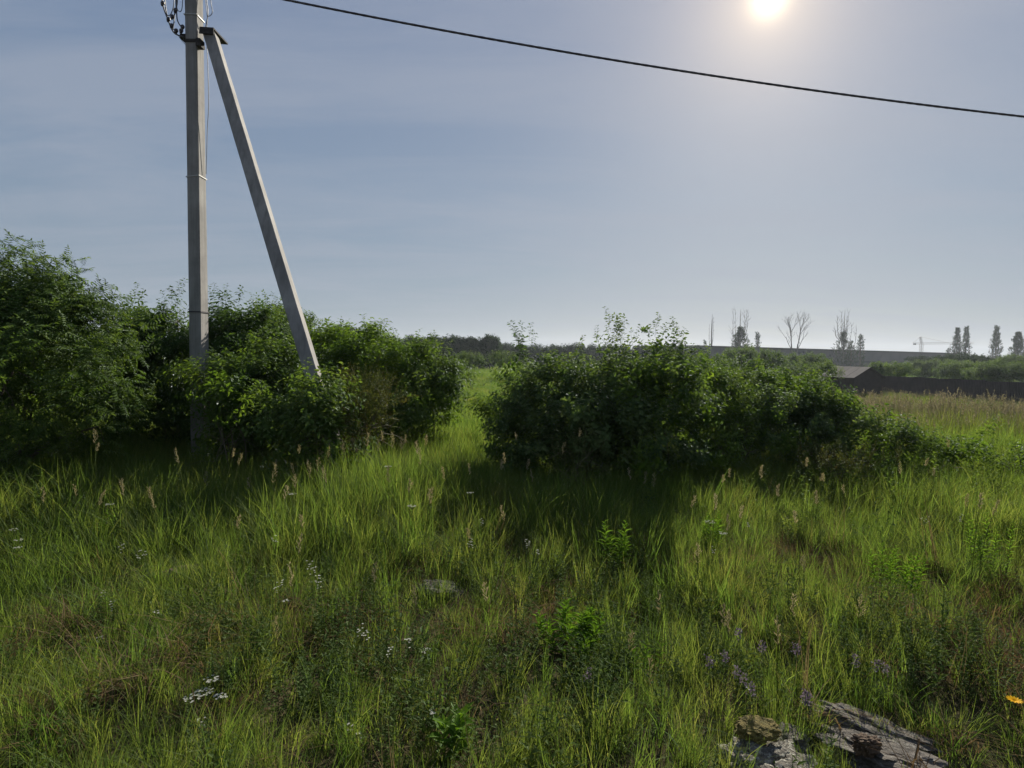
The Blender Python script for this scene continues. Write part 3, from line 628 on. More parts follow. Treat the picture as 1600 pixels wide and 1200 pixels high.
shrub('nettle_clump', 'low spreading bush in front of the tan field at right', [(1450, 733, 50, 18, 7.5, .35), (1500, 722, 40, 14, 7.9, .3), (1400, 722, 40, 22, 7.8, .3)], 'bright', (1450, 7.8), 80, shoots=[(1535, 678, 1510, 705, 8), (1550, 665, 1520, 700, 8), (1390, 655, 1390, 690, 8)], stems=7, droopy=.1)
shrub('nettle_clump', 'leafy low bush cut by the right edge of the photo', [(1590, 742, 50, 16, 7.3, .35), (1660, 740, 50, 16, 7.4, .4)], 'bright', (1600, 7.6), 100, stems=6)
shrub('wormwood_plant', 'grey-green wispy herb bush before the shade of the big shrub', [(910, 720, 32, 30, 6.4, .2), (890, 750, 30, 28, 6.3, .2)], 'red', (905, 6.4), 200, shoots=[(878, 700, 890, 730, 6.4), (900, 690, 900, 730, 6.4), (925, 695, 915, 735, 6.4)], stems=8, stem_r=.004)
shrub('mugwort_clump', 'tangled weedy herb clump below the bramble thicket', [(1280, 730, 60, 22, 6.9, .3), (1330, 740, 50, 22, 6.8, .3)], 'red', (1300, 6.9), 170, shoots=[(1250, 705, 1255, 740, 6.9), (1300, 700, 1300, 740, 6.9), (1340, 708, 1335, 745, 6.8)], stems=8, stem_r=.004)

# low bushes out on the meadow, seen in the gap and over the fence
def bush_mid(lab, px, py, rw, rh, d, tws='mid', dens=14, size=1.0, grp='scattered bushes on the lower field'):
    b = G(px, d); s = FPX / d
    shrub('field_bush', lab, [(px, py, rw, rh, d, rw / s * .8), (px - rw * .45, py + rh * .25, rw * .6, rh * .75, d, rw / s * .6), (px + rw * .5, py + rh * .2, rw * .55, rh * .8, d, rw / s * .5)], tws, (px, d), dens, cat='bush', group=grp, stems=4, size=size, stem_r=.03, clump=max(1.5, rw / s * .5))
bush_mid('small round bush beyond the gap, left of the slim sapling', 790, 568, 22, 8, 42, dens=14, size=.7)
bush_mid('low bushes edging the meadow behind the hazel', 735, 566, 24, 7, 55, dens=12, size=.8)
bush_mid('grey-green bush behind the big shrub on its right', 1120, 590, 60, 28, 22, dens=14, size=.6)
bush_mid('dark bush below the left end of the long hall', 1170, 566, 50, 14, 70)
bush_mid('dark bush under the middle of the long hall', 1250, 572, 45, 12, 80)
bush_mid('bright bush just left of the shed roof', 1265, 585, 40, 12, 48, dens=12, size=.8)
bush_mid('broad rounded willow bush behind the dark fence', 1470, 578, 48, 11, 100)
bush_mid('low green bush just above the fence beside the shed', 1390, 584, 35, 9, 66, dens=12)
bush_mid('bush in the strip behind the middle of the fence', 1510, 583, 40, 10, 75)
bush_mid('wide bush behind the right end of the fence', 1570, 585, 50, 11, 68)
bush_mid('dark bush under the wide right-hand poplar', 1600, 575, 50, 14, 110)
bush_mid('dark bush below the pair of tall poplars', 1505, 570, 45, 12, 130, 'far', 5, .8)
bush_mid('rounded bush hiding the end of the hall', 1445, 566, 26, 6, 160, 'far', 5, .7)

# ------------------------------------------------------------------ far trees
def tree(name, label, px, top, base_py, w, d, tws='far', group='trees of the far wood', cat='tree', lean=0.0, dens=3.0, size=1.0):
    b = G(px, d); zt_ = P(px, top, d).z; h = zt_ - b.z; s = FPX / d; wm = w / s
    root = empty(name, b, label=label, cat=cat, group=group)
    mb = MB(); mb.tube([(0, 0, -.2), (lean * h * .2, 0, h * .4), (lean * h * .4, 0, h * .8)], [.02 * h + .05, .014 * h + .03, .02], 6)
    for _ in range(6):
        z = h * random.uniform(.25, .6); a = random.uniform(0, 6.28); l = wm * .4
        mb.tube([(lean * z * .5, 0, z), (math.cos(a) * l * .5, math.sin(a) * l * .5, z + l * .4), (math.cos(a) * l, math.sin(a) * l, z + l)], [.06, .04, .02], 4)
    mb.build('trunk', MT['bark'], root)
    pts, dr_ = [], []
    for k in range(7):
        if k == 0: c = np.array([0, 0, h * .66]); rad = np.array([wm * .42, wm * .42, h * .30])
        else:
            a = random.uniform(0, 6.28); c = np.array([math.cos(a) * wm * .28, math.sin(a) * wm * .28, h * random.uniform(.3, .78)]); rad = np.array([wm * .3, wm * .3, h * .2]) * random.uniform(.8, 1.15)
        n = int(dens * 4 * math.pi * rad[0] * rad[2] * 1.2) + 8; dd = ico_dirs(n); pts.append(c + dd * rad * rng.uniform(.55, 1.08, (n, 1))); dr_.append(dd + [0, 0, .6])
    p = np.concatenate(pts); dd = np.concatenate(dr_); k = (p[:, 2] > .3) & (p[:, 2] < h * 1.02); p, dd = p[k], dd[k]; n = len(p)
    cr = scatter('crown', p, frames(dd, rng.uniform(0, 6.28, n)), rng.uniform(.6, 1.25, n) * size, rng.integers(0, 3, n), T[tws], root); cr['kind'] = 'stuff'
    return root
rr = random.Random(11)
wood = [(500, 522), (520, 520), (541, 512), (560, 518), (577, 517), (600, 527), (620, 533), (640, 528), (662, 530), (685, 530), (706, 526), (727, 529), (748, 532), (765, 528), (790, 537), (812, 540), (838, 541), (862, 542), (884, 541), (902, 538), (925, 541), (948, 542), (975, 543), (1000, 542), (1026, 543), (1050, 541), (1072, 543), (1090, 545)]
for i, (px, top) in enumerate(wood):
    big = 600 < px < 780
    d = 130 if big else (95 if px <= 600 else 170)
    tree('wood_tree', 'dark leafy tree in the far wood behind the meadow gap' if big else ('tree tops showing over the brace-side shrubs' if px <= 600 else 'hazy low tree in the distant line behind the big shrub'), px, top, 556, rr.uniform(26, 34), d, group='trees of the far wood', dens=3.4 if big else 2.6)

def poplar(label, px, top, w, d, full=1.0, bare_top=0.0, dead=False, limbs=5, cat='tree', name='poplar_tree', group='lone trees on the skyline', prof=None, spread=1.0):
    b = G(px, d); h = P(px, top, d).z - b.z; wm = w / (FPX / d); root = empty(name, b, label=label, cat=cat, group=group)
    mb = MB(); rq = random.Random(int(px)); pts = []; drs = []
    mb.tube([(0, 0, -.3), (.1, 0, h * .35), (.0, 0, h * .7), (.05, 0, h * .98)], [.35, .26, .14, .04], 6)
    def grow(p0, d0, l0, r0, dep):
        p1 = p0 + d0 * l0 * .5 + Vector((rq.uniform(-1, 1), rq.uniform(-1, 1), 0)) * l0 * .06; p2 = p1 + (d0 + Vector((0, 0, .25))).normalized() * l0 * .5
        mb.tube([p0, p1, p2], [r0, r0 * .8, r0 * .55], 5 if dep < 2 else 3, cap=False)
        if dep >= 4: return
        for _k in range(3 if dep > 0 else 4):
            dd_ = (d0 + Vector((rq.uniform(-1, 1), rq.uniform(-1, 1), rq.uniform(-.1, .5))) * .75).normalized(); grow(p0.lerp(p2, rq.uniform(.45, 1)), dd_, l0 * rq.uniform(.5, .72), r0 * .52, dep + 1)
    if dead and w > 20:
        mb.v, mb.f, mb.r, mb.n = [], [], [], 0
        for q0 in (-1, 1): mb.tube([(q0 * .5, 0, -.3), (q0 * .9, 0, h * .22), (q0 * 1.2, 0, h * .42)], [.34, .28, .22], 6); grow(Vector((q0 * 1.2, 0, h * .40)), Vector((q0 * .12, 0, 1)).normalized(), h * .30, .20, 0)
        grow(Vector((1.1, 0, h * .33)), Vector((.5, .2, .8)).normalized(), h * .24, .13, 1); grow(Vector((-1.1, 0, h * .33)), Vector((-.5, -.2, .8)).normalized(), h * .24, .13, 1)
        limbs = 0
    for i in range(limbs):
        z0 = h * rq.uniform(.12, .5); a = 6.28 * i / limbs + rq.uniform(-.4, .4); l = wm * .5 * rq.uniform(.5, 1) * spread
        z1 = h * (rq.uniform(.6, 1.0) if bare_top or dead else rq.uniform(.5, .72)); e = Vector((math.cos(a) * l, math.sin(a) * l, z1)); s0 = Vector((0, 0, z0)); k1 = Vector((math.cos(a) * l * .85, math.sin(a) * l * .85, z0 + (z1 - z0) * .4))
        pp = bez([s0, k1, e], 5); mb.tube(pp, [.13 * (1 - .85 * j / len(pp)) for j in range(len(pp))], 5)
        for j in range(3, len(pp), 1):
            for _ in range(2):
                q = pp[j] + Vector((rq.uniform(-1, 1), rq.uniform(-1, 1), rq.uniform(.6, 2.0))) * (wm * .14); mb.tube([pp[j], (pp[j] + q) / 2, q], [.05, .035, .02], 3, cap=False)
    mb.build('trunk', MT['deadwood'] if dead or bare_top > .2 else MT['bark'], root)
    if not dead:
        n = int(170 * full * max(1, w / 14)); zf = rng.uniform(.04, 1 - bare_top, n)
        pr = prof or (lambda z: (0.55 + .45 * np.sin(np.clip(z / (1 - bare_top), 0, 1) * 2.9 + .25)) * np.sqrt(np.clip(1.08 - z / (1 - bare_top), 0, 1)) * 1.1)
        rad = pr(zf) * wm * .5; a = rng.uniform(0, 6.28, n); lump = .72 + .42 * np.array([noise.noise(Vector((math.cos(q1) * 1.2, math.sin(q1) * 1.2 + px, z1_ * 9))) for q1, z1_ in zip(a, zf)]) * (1.6 if bare_top == 0 else 3.0)
        q = rad * lump * np.sqrt(rng.uniform(.1, 1, n))
        p = np.stack([np.cos(a) * q, np.sin(a) * q, zf * h], 1); dd = np.stack([np.cos(a) * .5, np.sin(a) * .5, np.ones(n)], 1) + rng.normal(0, .3, (n, 3))
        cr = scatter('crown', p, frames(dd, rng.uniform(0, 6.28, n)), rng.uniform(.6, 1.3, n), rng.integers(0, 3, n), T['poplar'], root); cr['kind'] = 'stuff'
    return root
poplar('thin bare poplar, first of the skyline trees from the left', 1110, 489, 10, 215, dead=True, limbs=4)
poplar('tiny round tree at the left end of the hall roof', 1101, 533, 9, 215, .5, limbs=3, name='small_tree')
poplar('leafy poplar with a bare spiky top above the hall', 1154, 481, 38, 218, 2.6, .34, limbs=8)
poplar('small rounded tree right of the spiky-topped poplar', 1182, 522, 14, 218, 1.4, limbs=3, name='small_tree')
poplar('dead forked tree with two trunks above the hall roof', 1240, 482, 34, 215, dead=True, limbs=9, name='dead_tree', spread=1.1)
poplar('half-dead poplar with bare tops right of the forked tree', 1316, 482, 38, 220, 1.2, .40, limbs=9)
poplar('small bushy tree at the foot of the half-dead poplar', 1343, 525, 17, 222, 1.4, limbs=3, name='small_tree')
poplar('dark round tree low beside the half-dead poplar', 1328, 535, 16, 222, 1.2, limbs=3, name='small_tree')
poplar('left poplar of the close pair right of the crane', 1493, 514, 17, 230, 3.2)
poplar('taller right poplar of the close pair', 1507, 512, 15, 230, 3.2)
poplar('short shrubby tree against the left side of the poplar pair', 1480, 545, 10, 230, .8, limbs=3, name='small_tree')
poplar('single slender poplar between the pair and the wide poplar', 1554, 512, 19, 225, 3.2)
poplar('wide full poplar at the right edge of the skyline', 1588, 521, 28, 222, 3.6)

# ------------------------------------------------------------------ long hall
A = G(1085, 196); Bp = G(1492, 262)
hall = empty('industrial_hall', A, label='long low grey industrial hall on the horizon behind the field', cat='building')
dv = Vector((Bp.x - A.x, Bp.y - A.y, 0)); Lh = dv.length; ux = dv / Lh; vy = Vector((-ux.y, ux.x, 0)); rotm = Matrix((ux, vy, Vector((0, 0, 1)))).transposed()
zA = P(1100, 541, 198).z - A.z
pn = max(1, round(Lh / 6.0)); pw = Lh / pn; hm = bpy.data.meshes.new('panel')
m_ = MB(); m_.box((0, 0, 0), (pw / 2 - .04, .12, zA * .24)); panel_me = m_.mesh('wall_panel'); panel_me.materials.append(MT['hall_panel'])
m_ = MB(); m_.box(rotm @ Vector((Lh / 2, 15.2, zA * .5 - .5)), (Lh / 2, 15, zA * .5 + .1), rotm); m_.build('lower_wall', MT['hall_dark'], hall)
m_ = MB(); m_.box(rotm @ Vector((Lh / 2, 15.0, zA - .05)), (Lh / 2 + .4, 15.8, .28), rotm); m_.build('roof', MT['hall_roof'], hall)
for i in range(pn):
    o = bpy.data.objects.new('wall_panel', panel_me); C.objects.link(o); o.parent = hall
    o.matrix_local = Matrix.Translation(rotm @ Vector(((i + .5) * pw, .0, zA * .72))) @ rotm.to_4x4()
m_ = MB(); m_.box((0, 0, 0), (pw / 2 - .6, .05, .55)); win_me = m_.mesh('window'); win_me.materials.append(surf_mat('dusty_glass', (0.03, 0.035, 0.045), (0.05, 0.055, 0.065), .3, .3, 0))
for i in range(pn):
    o = bpy.data.objects.new('window', win_me); C.objects.link(o); o.parent = hall
    o.matrix_local = Matrix.Translation(rotm @ Vector(((i + .5) * pw, .13, zA * .34))) @ rotm.to_4x4()

# tower crane far off
cb = G(1438, 420); cr = empty('tower_crane', cb, label='faint tower crane on the horizon left of the poplar pair', cat='crane')
s = 420 / FPX; jz = P(1440, 537, 420).z - cb.z; m_ = MB(); mj = MB(); mt_ = MB()
def lattice(mb, a, b, w, n, upv):
    a, b = Vector(a), Vector(b); t = (b - a).normalized(); u_ = (upv - t * upv.dot(t)).normalized(); v_ = t.cross(u_)
    rails = [(u_ + v_) * w, (u_ - v_) * w, (-u_ - v_) * w, (-u_ + v_) * w]
    for r_ in rails: mb.tube([a + r_, b + r_], .09, 4)
    for i in range(n):
        p, q = a.lerp(b, i / n), a.lerp(b, (i + 1) / n)
        for k in range(4): mb.tube([p + rails[k], q + rails[(k + 1) % 4]], .05, 3, cap=False)
lattice(m_, (0, 0, 0), (0, 0, jz), .8, 18, Vector((1, 0, 0))); m_.build('mast', MT['crane'], cr)
lattice(mj, (-6, 0, jz), (44 * s / .4667, 8, jz + 1.4), .6, 24, Vector((0, 0, 1))); mj.build('jib', MT['crane'], cr)
lattice(mt_, (0, 0, jz), (-1, 0, jz + 5), .5, 4, Vector((1, 0, 0))); mt_.tube([(-1, 0, jz + 5), (22, 4, jz + 1.2)], .08, 3); mt_.tube([(-1, 0, jz + 5), (-6, 0, jz + .6)], .08, 3); mt_.build('tower_top', MT['crane'], cr)
m_ = MB(); m_.box((-5, 0, jz - .4), (.7, .5, .5)); m_.build('counterweight', MT['hall_roof'], cr)

# ------------------------------------------------------------------ fence and shed
F0 = G(1352, 60); F1 = G(1760, 41)
fz0 = P(1370, 587, 59.2).z - Hf(F0.x, F0.y); fh = max(1.7, min(2.4, fz0))
fence = empty('sheet_fence', F0, label='long dark brown corrugated sheet fence across the lower field', cat='fence')
fd = Vector((F1.x - F0.x, F1.y - F0.y, 0)); FL = fd.length; fu = fd / FL; fv = Vector((-fu.y, fu.x, 0)); frm = Matrix((fu, fv, Vector((0, 0, 1)))).transposed()
npan = 20; fw = FL / npan
def corr(w, h):
    mb = MB(); n = 16; vs = []
    for i in range(n + 1):
        x = -w / 2 + w * i / n; y = .02 if (i // 1) % 2 else -.02
        for (yy, z) in ((y, 0), (y, h), (y + .006, h), (y + .006, 0)): vs.append((x, yy, z))
    fs = [(i * 4 + k, (i + 1) * 4 + k, (i + 1) * 4 + (k + 1) % 4, i * 4 + (k + 1) % 4) for i in range(n) for k in range(4)] + [(0, 1, 2, 3), tuple(n * 4 + k for k in (3, 2, 1, 0))]
    mb.add(vs, fs); return mb
cm = corr(fw - .01, fh).mesh('fence_panel'); cm.materials.append(MT['fence'])
pm = MB(); pm.box((0, .05, fh / 2 - .1), (.03, .03, fh / 2 + .1)); pm = pm.mesh('post'); pm.materials.append(MT['fence'])
for i in range(npan):
    c_ = fu * ((i + .5) * fw); z = Hf(F0.x + c_.x, F0.y + c_.y) - F0.z + random.uniform(-.03, .03)
    o = bpy.data.objects.new('fence_panel', cm); C.objects.link(o); o.parent = fence; o.matrix_local = Matrix.Translation((c_.x, c_.y, z)) @ frm.to_4x4()
    c_ = fu * (i * fw); o = bpy.data.objects.new('post', pm); C.objects.link(o); o.parent = fence; o.matrix_local = Matrix.Translation((c_.x, c_.y, z)) @ frm.to_4x4()

SB = G(1330, 56.5); shed = empty('garden_shed', SB, label='small dark shed with a pale grey gabled roof left of the fence', cat='shed')
az = R(-75); srm = Matrix.Rotation(az, 3, 'Z')
zr = P(1352, 574, 56).z - SB.z; ze = P(1332, 588.5, 55).z - SB.z
hl, hw = 1.9, 1.65      # half length along the ridge, half width
m_ = MB()
def sl(x, y, z): return tuple(srm @ Vector((x, y, z)))
sv = [sl(-hl, -hw, 0), sl(hl, -hw, 0), sl(hl, hw, 0), sl(-hl, hw, 0), sl(-hl, -hw, ze), sl(hl, -hw, ze), sl(hl, hw, ze), sl(-hl, hw, ze), sl(-hl, 0, zr - .06), sl(hl, 0, zr - .06)]
m_.add(sv, [(0, 1, 5, 4), (2, 3, 7, 6), (1, 2, 6, 9, 5), (3, 0, 4, 8, 7), (4, 5, 9, 8), (6, 7, 8, 9), (0, 3, 2, 1)]); m_.build('wall', MT['shed_wall'], shed)
roof = empty('roof'); roof.parent = shed
for sy in (-1, 1):
    for k in range(8):
        m_ = MB(); x0_ = -hl - .25 + (2 * hl + .5) * k / 8; x1_ = x0_ + (2 * hl + .5) / 8 - .015
        e = (sy * (hw + .28), ze - (zr - ze) * .28 / hw); vs = []
        for (dz_) in (0.02, 0.06):
            for (x_, y_, z_) in ((x0_, 0, zr), (x1_, 0, zr), (x1_, e[0], e[1]), (x0_, e[0], e[1])): vs.append(sl(x_, y_, z_ + dz_ + (.008 if k % 2 else 0)))
        m_.add(vs, [(0, 1, 2, 3), (7, 6, 5, 4), (0, 4, 5, 1), (1, 5, 6, 2), (2, 6, 7, 3), (3, 7, 4, 0)]); m_.build('roof_sheet', MT['shed_roof'], roof)

# ------------------------------------------------------------------ grass
def zone_pts(y0, y1, dens, margin=1.5, fall=None):
    "random ground points inside the widened view wedge"
    out_ = []
    yy = y0
    while yy < y1:
        st = max(.5, yy * .1); ym = yy + st / 2; half = ym * 1.0 + margin
        n = int(dens(ym) * st * 2 * half); out_.append(np.stack([rng.uniform(-half, half, n), rng.uniform(yy, yy + st, n)], 1)); yy += st
    return np.concatenate(out_)
rocks_xy = [(P(1200, 1170, 2.3).x, 2.26, .21), (P(1372, 1160, 2.35).x, 2.33, .27), (P(685, 960, 3.75).x, 3.85, .13), (P(275, 925, 3.9).x, 4.0, .22)] + [(P(a_, b_, c_).x, P(a_, b_, c_).y - .08, w_) for a_, b_, c_, w_ in ((893, 955, 3.15, .26), (1400, 855, 3.9, .2), (965, 818, 4.3, .12))]
def clear(p, extra=0.0):
    k = np.ones(len(p), bool)
    for (x, y, r) in rocks_xy: k &= ((p[:, 0] - x) ** 2 + (p[:, 1] - y) ** 2) > (r * (.6 + extra)) ** 2
    return k
p = zone_pts(1.0, 10.5, lambda y: 165 if y < 7.5 else 90); p = p[clear(p)]
patch = vnoise(p[:, 0], p[:, 1], .55, 3.1) + .4 * vnoise(p[:, 0], p[:, 1], 1.7, 9.7)      # low = short and dry
patch = patch - .55 * np.exp(-((p[:, 0] - .25) / .9) ** 2 - ((p[:, 1] - 2.9) / .7) ** 2) + .35 * smooth(-.6, -1.6, p[:, 0])
back = smooth(3.4, 5.6, p[:, 1])
left = smooth(-1.0, -3.0, p[:, 0])
keep = rng.random(len(p)) < np.clip(.92 + patch * .9 + .45 * back + .3 * left, .55, 1)
p, patch, back = p[keep], patch[keep], back[keep]
n = len(p); u = rng.random(n)
idx = np.where(u < .22, 0, np.where(u < .40, 1, np.where(u < .50, 2, np.where(u < .68, 3, np.where(u < .78, 4, np.where(u < .88, 5, np.where(u < .92, 6, 7)))))))
mound = np.exp(-(((p[:, 0] + 1.2) / 1.3) ** 2 + ((p[:, 1] - 5.6) / 1.2) ** 2))
scl = (.62 + .30 * np.clip(patch, -.8, .8) + .36 * back + .25 * mound) * rng.uniform(.7, 1.25, n)
for (x_, y_, r_) in rocks_xy[:2]: scl = scl * (1 - .55 * np.exp(-(((p[:, 0] - x_ * (p[:, 1] / y_)) / (r_ * 1.15)) ** 2 + ((p[:, 1] - y_ + .22) / .38) ** 2)))
til = np.stack([rng.normal(0, .16, n), rng.normal(0, .16, n), np.ones(n)], 1)
scl = scl * (1 - .10 * smooth(4, 2.4, p[:, 1]))
pts = np.stack([p[:, 0], p[:, 1], H(p[:, 0], p[:, 1])], 1)
g = scatter('meadow_grass', pts, frames(til, rng.uniform(0, 6.28, n)), scl, idx, grass_p)
tag(g, 'long green meadow grass filling the foreground', 'grass', kind='stuff'); print('grass tufts', n)
p = zone_pts(1.0, 8, lambda y: 75 if y < 5 else 35); p = p[clear(p, -.2)]
patch = vnoise(p[:, 0], p[:, 1], .55, 3.1) + .4 * vnoise(p[:, 0], p[:, 1], 1.7, 9.7)
keep = rng.random(len(p)) < np.clip(.16 - patch * .8 - .2 * smooth(-.5, -2.5, p[:, 0]), .05, .5); p = p[keep]; n = len(p)
pts = np.stack([p[:, 0], p[:, 1], H(p[:, 0], p[:, 1])], 1)
g = scatter('dry_grass', pts, frames(np.stack([rng.normal(0, .2, n), rng.normal(0, .2, n), np.ones(n)], 1), rng.uniform(0, 6.28, n)), rng.uniform(.6, 1.3, n), np.where(rng.random(n) < .95, rng.integers(0, 2, n), 2), dry_p)
tag(g, 'brown dead grass and thatch lying between the green tufts', 'dry grass', kind='stuff')
p = zone_pts(1.0, 8.5, lambda y: 70 if y < 5 else 45); p = p[clear(p)]; q = vnoise(p[:, 0], p[:, 1], .8, 21.3); p = p[rng.random(len(p)) < np.clip(.4 + q * 1.8, .05, 1)]; n = len(p)
pts = np.stack([p[:, 0], p[:, 1], H(p[:, 0], p[:, 1])], 1)
g = scatter('weeds', pts, frames(np.stack([rng.normal(0, .1, n), rng.normal(0, .1, n), np.ones(n)], 1), rng.uniform(0, 6.28, n)), rng.uniform(.6, 1.15, n), rng.integers(0, 4, n), weed_p)
tag(g, 'small leafy weeds growing among the grass', 'weeds', kind='stuff')
tall_p = []
for k_ in range(4):
    mb = MB()
    for s_ in range(rnd.randint(4, 6)):
        a = rnd.uniform(0, 6.283); h = rnd.uniform(.32, .7); b0 = Vector((rnd.uniform(-.1, .1), rnd.uniform(-.1, .1), 0)); tp = b0 + Vector((math.cos(a) * .2 * h, math.sin(a) * .2 * h, h))
        mb.tube([b0, (b0 + tp) / 2 + Vector((.01, 0, .01)), tp], [.003, .002, .001], 3, .5, cap=False)
        for i in range(20):
            f = .12 + .88 * i / 20; an = i * 2.4 + a; l = .062 * (1.2 - .6 * f) * rnd.uniform(.6, 1.2)
            leaf(mb, b0.lerp(tp, f), Vector((math.cos(an), math.sin(an), rnd.uniform(.1, .9))), Vector((0, 0, 1)) + rdir() * .3, l, l * rnd.uniform(.25, .5))
    tall_p.append(proto('tall_weed', mb, MT['weed' if k_ % 2 else 'leaf_bright']))
p = zone_pts(5.0, 8.2, lambda y: 10); q = vnoise(p[:, 0], p[:, 1], .9, 41.3); prob = .12 + .9 * np.clip(q, 0, 1) + .35 * smooth(1.6, 3.0, p[:, 0]) * smooth(5.2, 6.4, p[:, 1])
p = p[rng.random(len(p)) < prob]; p = p[~((np.abs(p[:, 0] + .9) < .8) & (p[:, 1] > 5.5))]; n = len(p)
g = scatter('tall_weeds', np.stack([p[:, 0], p[:, 1], H(p[:, 0], p[:, 1])], 1), frames(np.stack([rng.normal(0, .12, n), rng.normal(0, .12, n), np.ones(n)], 1), rng.uniform(0, 6.28, n)), rng.uniform(.6, 1.1, n), rng.integers(0, 4, n), tall_p)
tag(g, 'knee-high leafy weeds growing along the feet of the shrubs', 'weeds', kind='stuff')
# green grass between the shrubs and just beyond, then the field
p = zone_pts(9.5, 32, lambda y: 7 if y < 18 else 4.0, 3); n = len(p)
tan = smooth(3.0, 7.0, p[:, 0] - (p[:, 1] - 9) * .2) * smooth(9.5, 12, p[:, 1])
isf = rng.random(n) < tan
for sel, pr, nm, lab in ((~isf, verge_p, 'verge_grass', 'bright green grass of the meadow seen through the gap'), (isf, field_p, 'field_grass', 'tan seeding grass of the field in front of the fence')):
    q = p[sel]
    if nm == 'field_grass':
        e = zone_pts(32, 66, lambda y: 1.9, 2); e = e[(e[:, 0] > e[:, 1] * .3)]; q = np.concatenate([q, e])
    else:
        e = zone_pts(32, 75, lambda y: 1.3, 2); e = e[(e[:, 0] < e[:, 1] * .3) & (e[:, 0] > -e[:, 1] * .35)]; q = np.concatenate([q, e]); e2 = zone_pts(72, 190, lambda y: .22, 2); e2 = e2[(e2[:, 0] < e2[:, 1] * .3) & (e2[:, 0] > -e2[:, 1] * .2)]; q = np.concatenate([q, e2])
    m2 = len(q); pts = np.stack([q[:, 0], q[:, 1], H(q[:, 0], q[:, 1])], 1)
    g = scatter(nm, pts, frames(np.stack([rng.normal(0, .05, m2), rng.normal(0, .05, m2), np.ones(m2)], 1), rng.uniform(0, 6.28, m2)), rng.uniform(.7, 1.2, m2) * np.where(q[:, 1] > 72, 1.9, np.where(q[:, 1] > 30, .72 if nm == 'field_grass' else 1.0, 1.0)), rng.integers(0, len(pr), m2), pr)
    tag(g, lab, 'grass', kind='stuff')

# ------------------------------------------------------------------ single plants
def top_of(px, py, d, h):
    "foot of a plant whose top shows at the pixel"
    q = P(px, py, d); return Vector((q.x, q.y, Hf(q.x, q.y))), q
def seedhead(px, py, d, tilt=0.15, az=0.0, L_=.17, w=.035, label=None, mat='seed'):
    f, q = top_of(px, py, d, 0); h = q.z - f.z
    if h < .25: h = .25
    tv = Vector((math.cos(az) * tilt, math.sin(az) * tilt, 0)); f = f - tv * h * .6; f.z = Hf(f.x, f.y)
    root = empty('reed_grass_stalk', f, label=label or 'thin grass stalk with a feathery tan seed head rising from the meadow', cat='grass stalk', group='tall grass stalks with seed heads')
    tip = q - f; mb = MB(); mid = Vector((tip.x * .25, tip.y * .25, tip.z * .55)); pts = bez([(0, 0, -.02), mid, tip], 6); mb.tube(pts, [.0026 - .0018 * i / len(pts) for i in range(len(pts))], 4)
    for _ in range(2): blade(mb, tuple(mid * rnd.uniform(.3, .9)), .22, .006, rnd.uniform(0, 6.28), .9)
    mb.build('stalk', MT['stem'], root)
    hb = MB(); dirv = (pts[-1] - pts[-3]).normalized()
    nod = Vector((rnd.uniform(-1, 1), rnd.uniform(-1, 1), 0)).normalized() * .25
    for k in range(22):
        t = k / 22; c0 = tip - dirv * L_ * (1 - t); rad = w * (1.15 * (1 - t) ** .7) * (.35 + .65 * min(1, t * 4)) * rnd.uniform(.6, 1.2)
        o_ = rdir(); o_ = (o_ - dirv * o_.dot(dirv)).normalized(); e_ = c0 + (o_ + dirv * 1.3 + nod).normalized() * (rad + .008)
        for m_5 in range(5):
            f5 = rnd.random(); leaf(hb, c0.lerp(e_, f5), dirv * .9 + o_ * .5 + nod + rdir() * .3, rdir(), rnd.uniform(.010, .017), .0034)
    hb.build('seed_head', MT[mat], root)
heads = [(322, 738, 5.3, 'pale upright seed head standing alone before the dark shrubs'), (389, 747, 5.2, 'small seed head just right of the lone pale one'), (148, 672, 5.0, 'large pale plume by the feathery ash foliage'),
         (66, 762, 5.0, 'loose drooping seed head at the left edge of the grass'), (448, 760, 4.3, None), (462, 742, 4.6, None), (428, 724, 4.6, 'bent feathery plume leaning left above the mound'), (505, 730, 4.9, None), (482, 720, 5.2, None), (497, 716, 5.2, None), (535, 690, 5.5, None),
         (575, 678, 5.4, None), (590, 688, 5.4, None), (612, 676, 5.4, None), (628, 684, 5.3, None), (650, 690, 5.3, None), (655, 700, 5.2, None), (665, 680, 5.5, None), (607, 728, 4.6, None), (640, 750, 4.4, 'broad tan plume in the sunlit middle of the mound'), (675, 762, 4.4, None), (783, 720, 5.6, None),
         (470, 835, 3.7, 'brownish plume over the dark hollow in the left grass'), (452, 880, 3.4, None), (586, 882, 3.5, None), (646, 918, 3.3, None), (758, 912, 3.2, 'tan plume rising near the small half-buried stone'), (826, 718, 5.6, None), (1009, 738, 5.6, 'pale plume in the shade under the big shrub'), (1022, 740, 5.6, None),
         (1190, 728, 5.4, None), (1085, 775, 4.8, None), (1138, 805, 4.5, None), (1090, 850, 4.0, 'tan plume in the yellow grass right of centre'), (1029, 925, 3.5, None), (1140, 955, 3.0, 'bushy tan plume above the purple flowers'), (1215, 965, 3.0, None), (1240, 930, 3.2, None), (1256, 870, 3.8, None), (988, 990, 2.9, None), (1017, 1030, 2.7, None), (1345, 930, 3.2, None), (1128, 945, 3.1, None), (430, 965, 2.9, None)]
for (px, py, d, lab) in heads:
    seedhead(px, py, d, tilt=rnd.uniform(.02, .22), az=rnd.uniform(0, 6.28), L_=rnd.uniform(.10, .17), w=rnd.uniform(.022, .042), label=lab, mat='straw' if rnd.random() < .75 else 'seed')
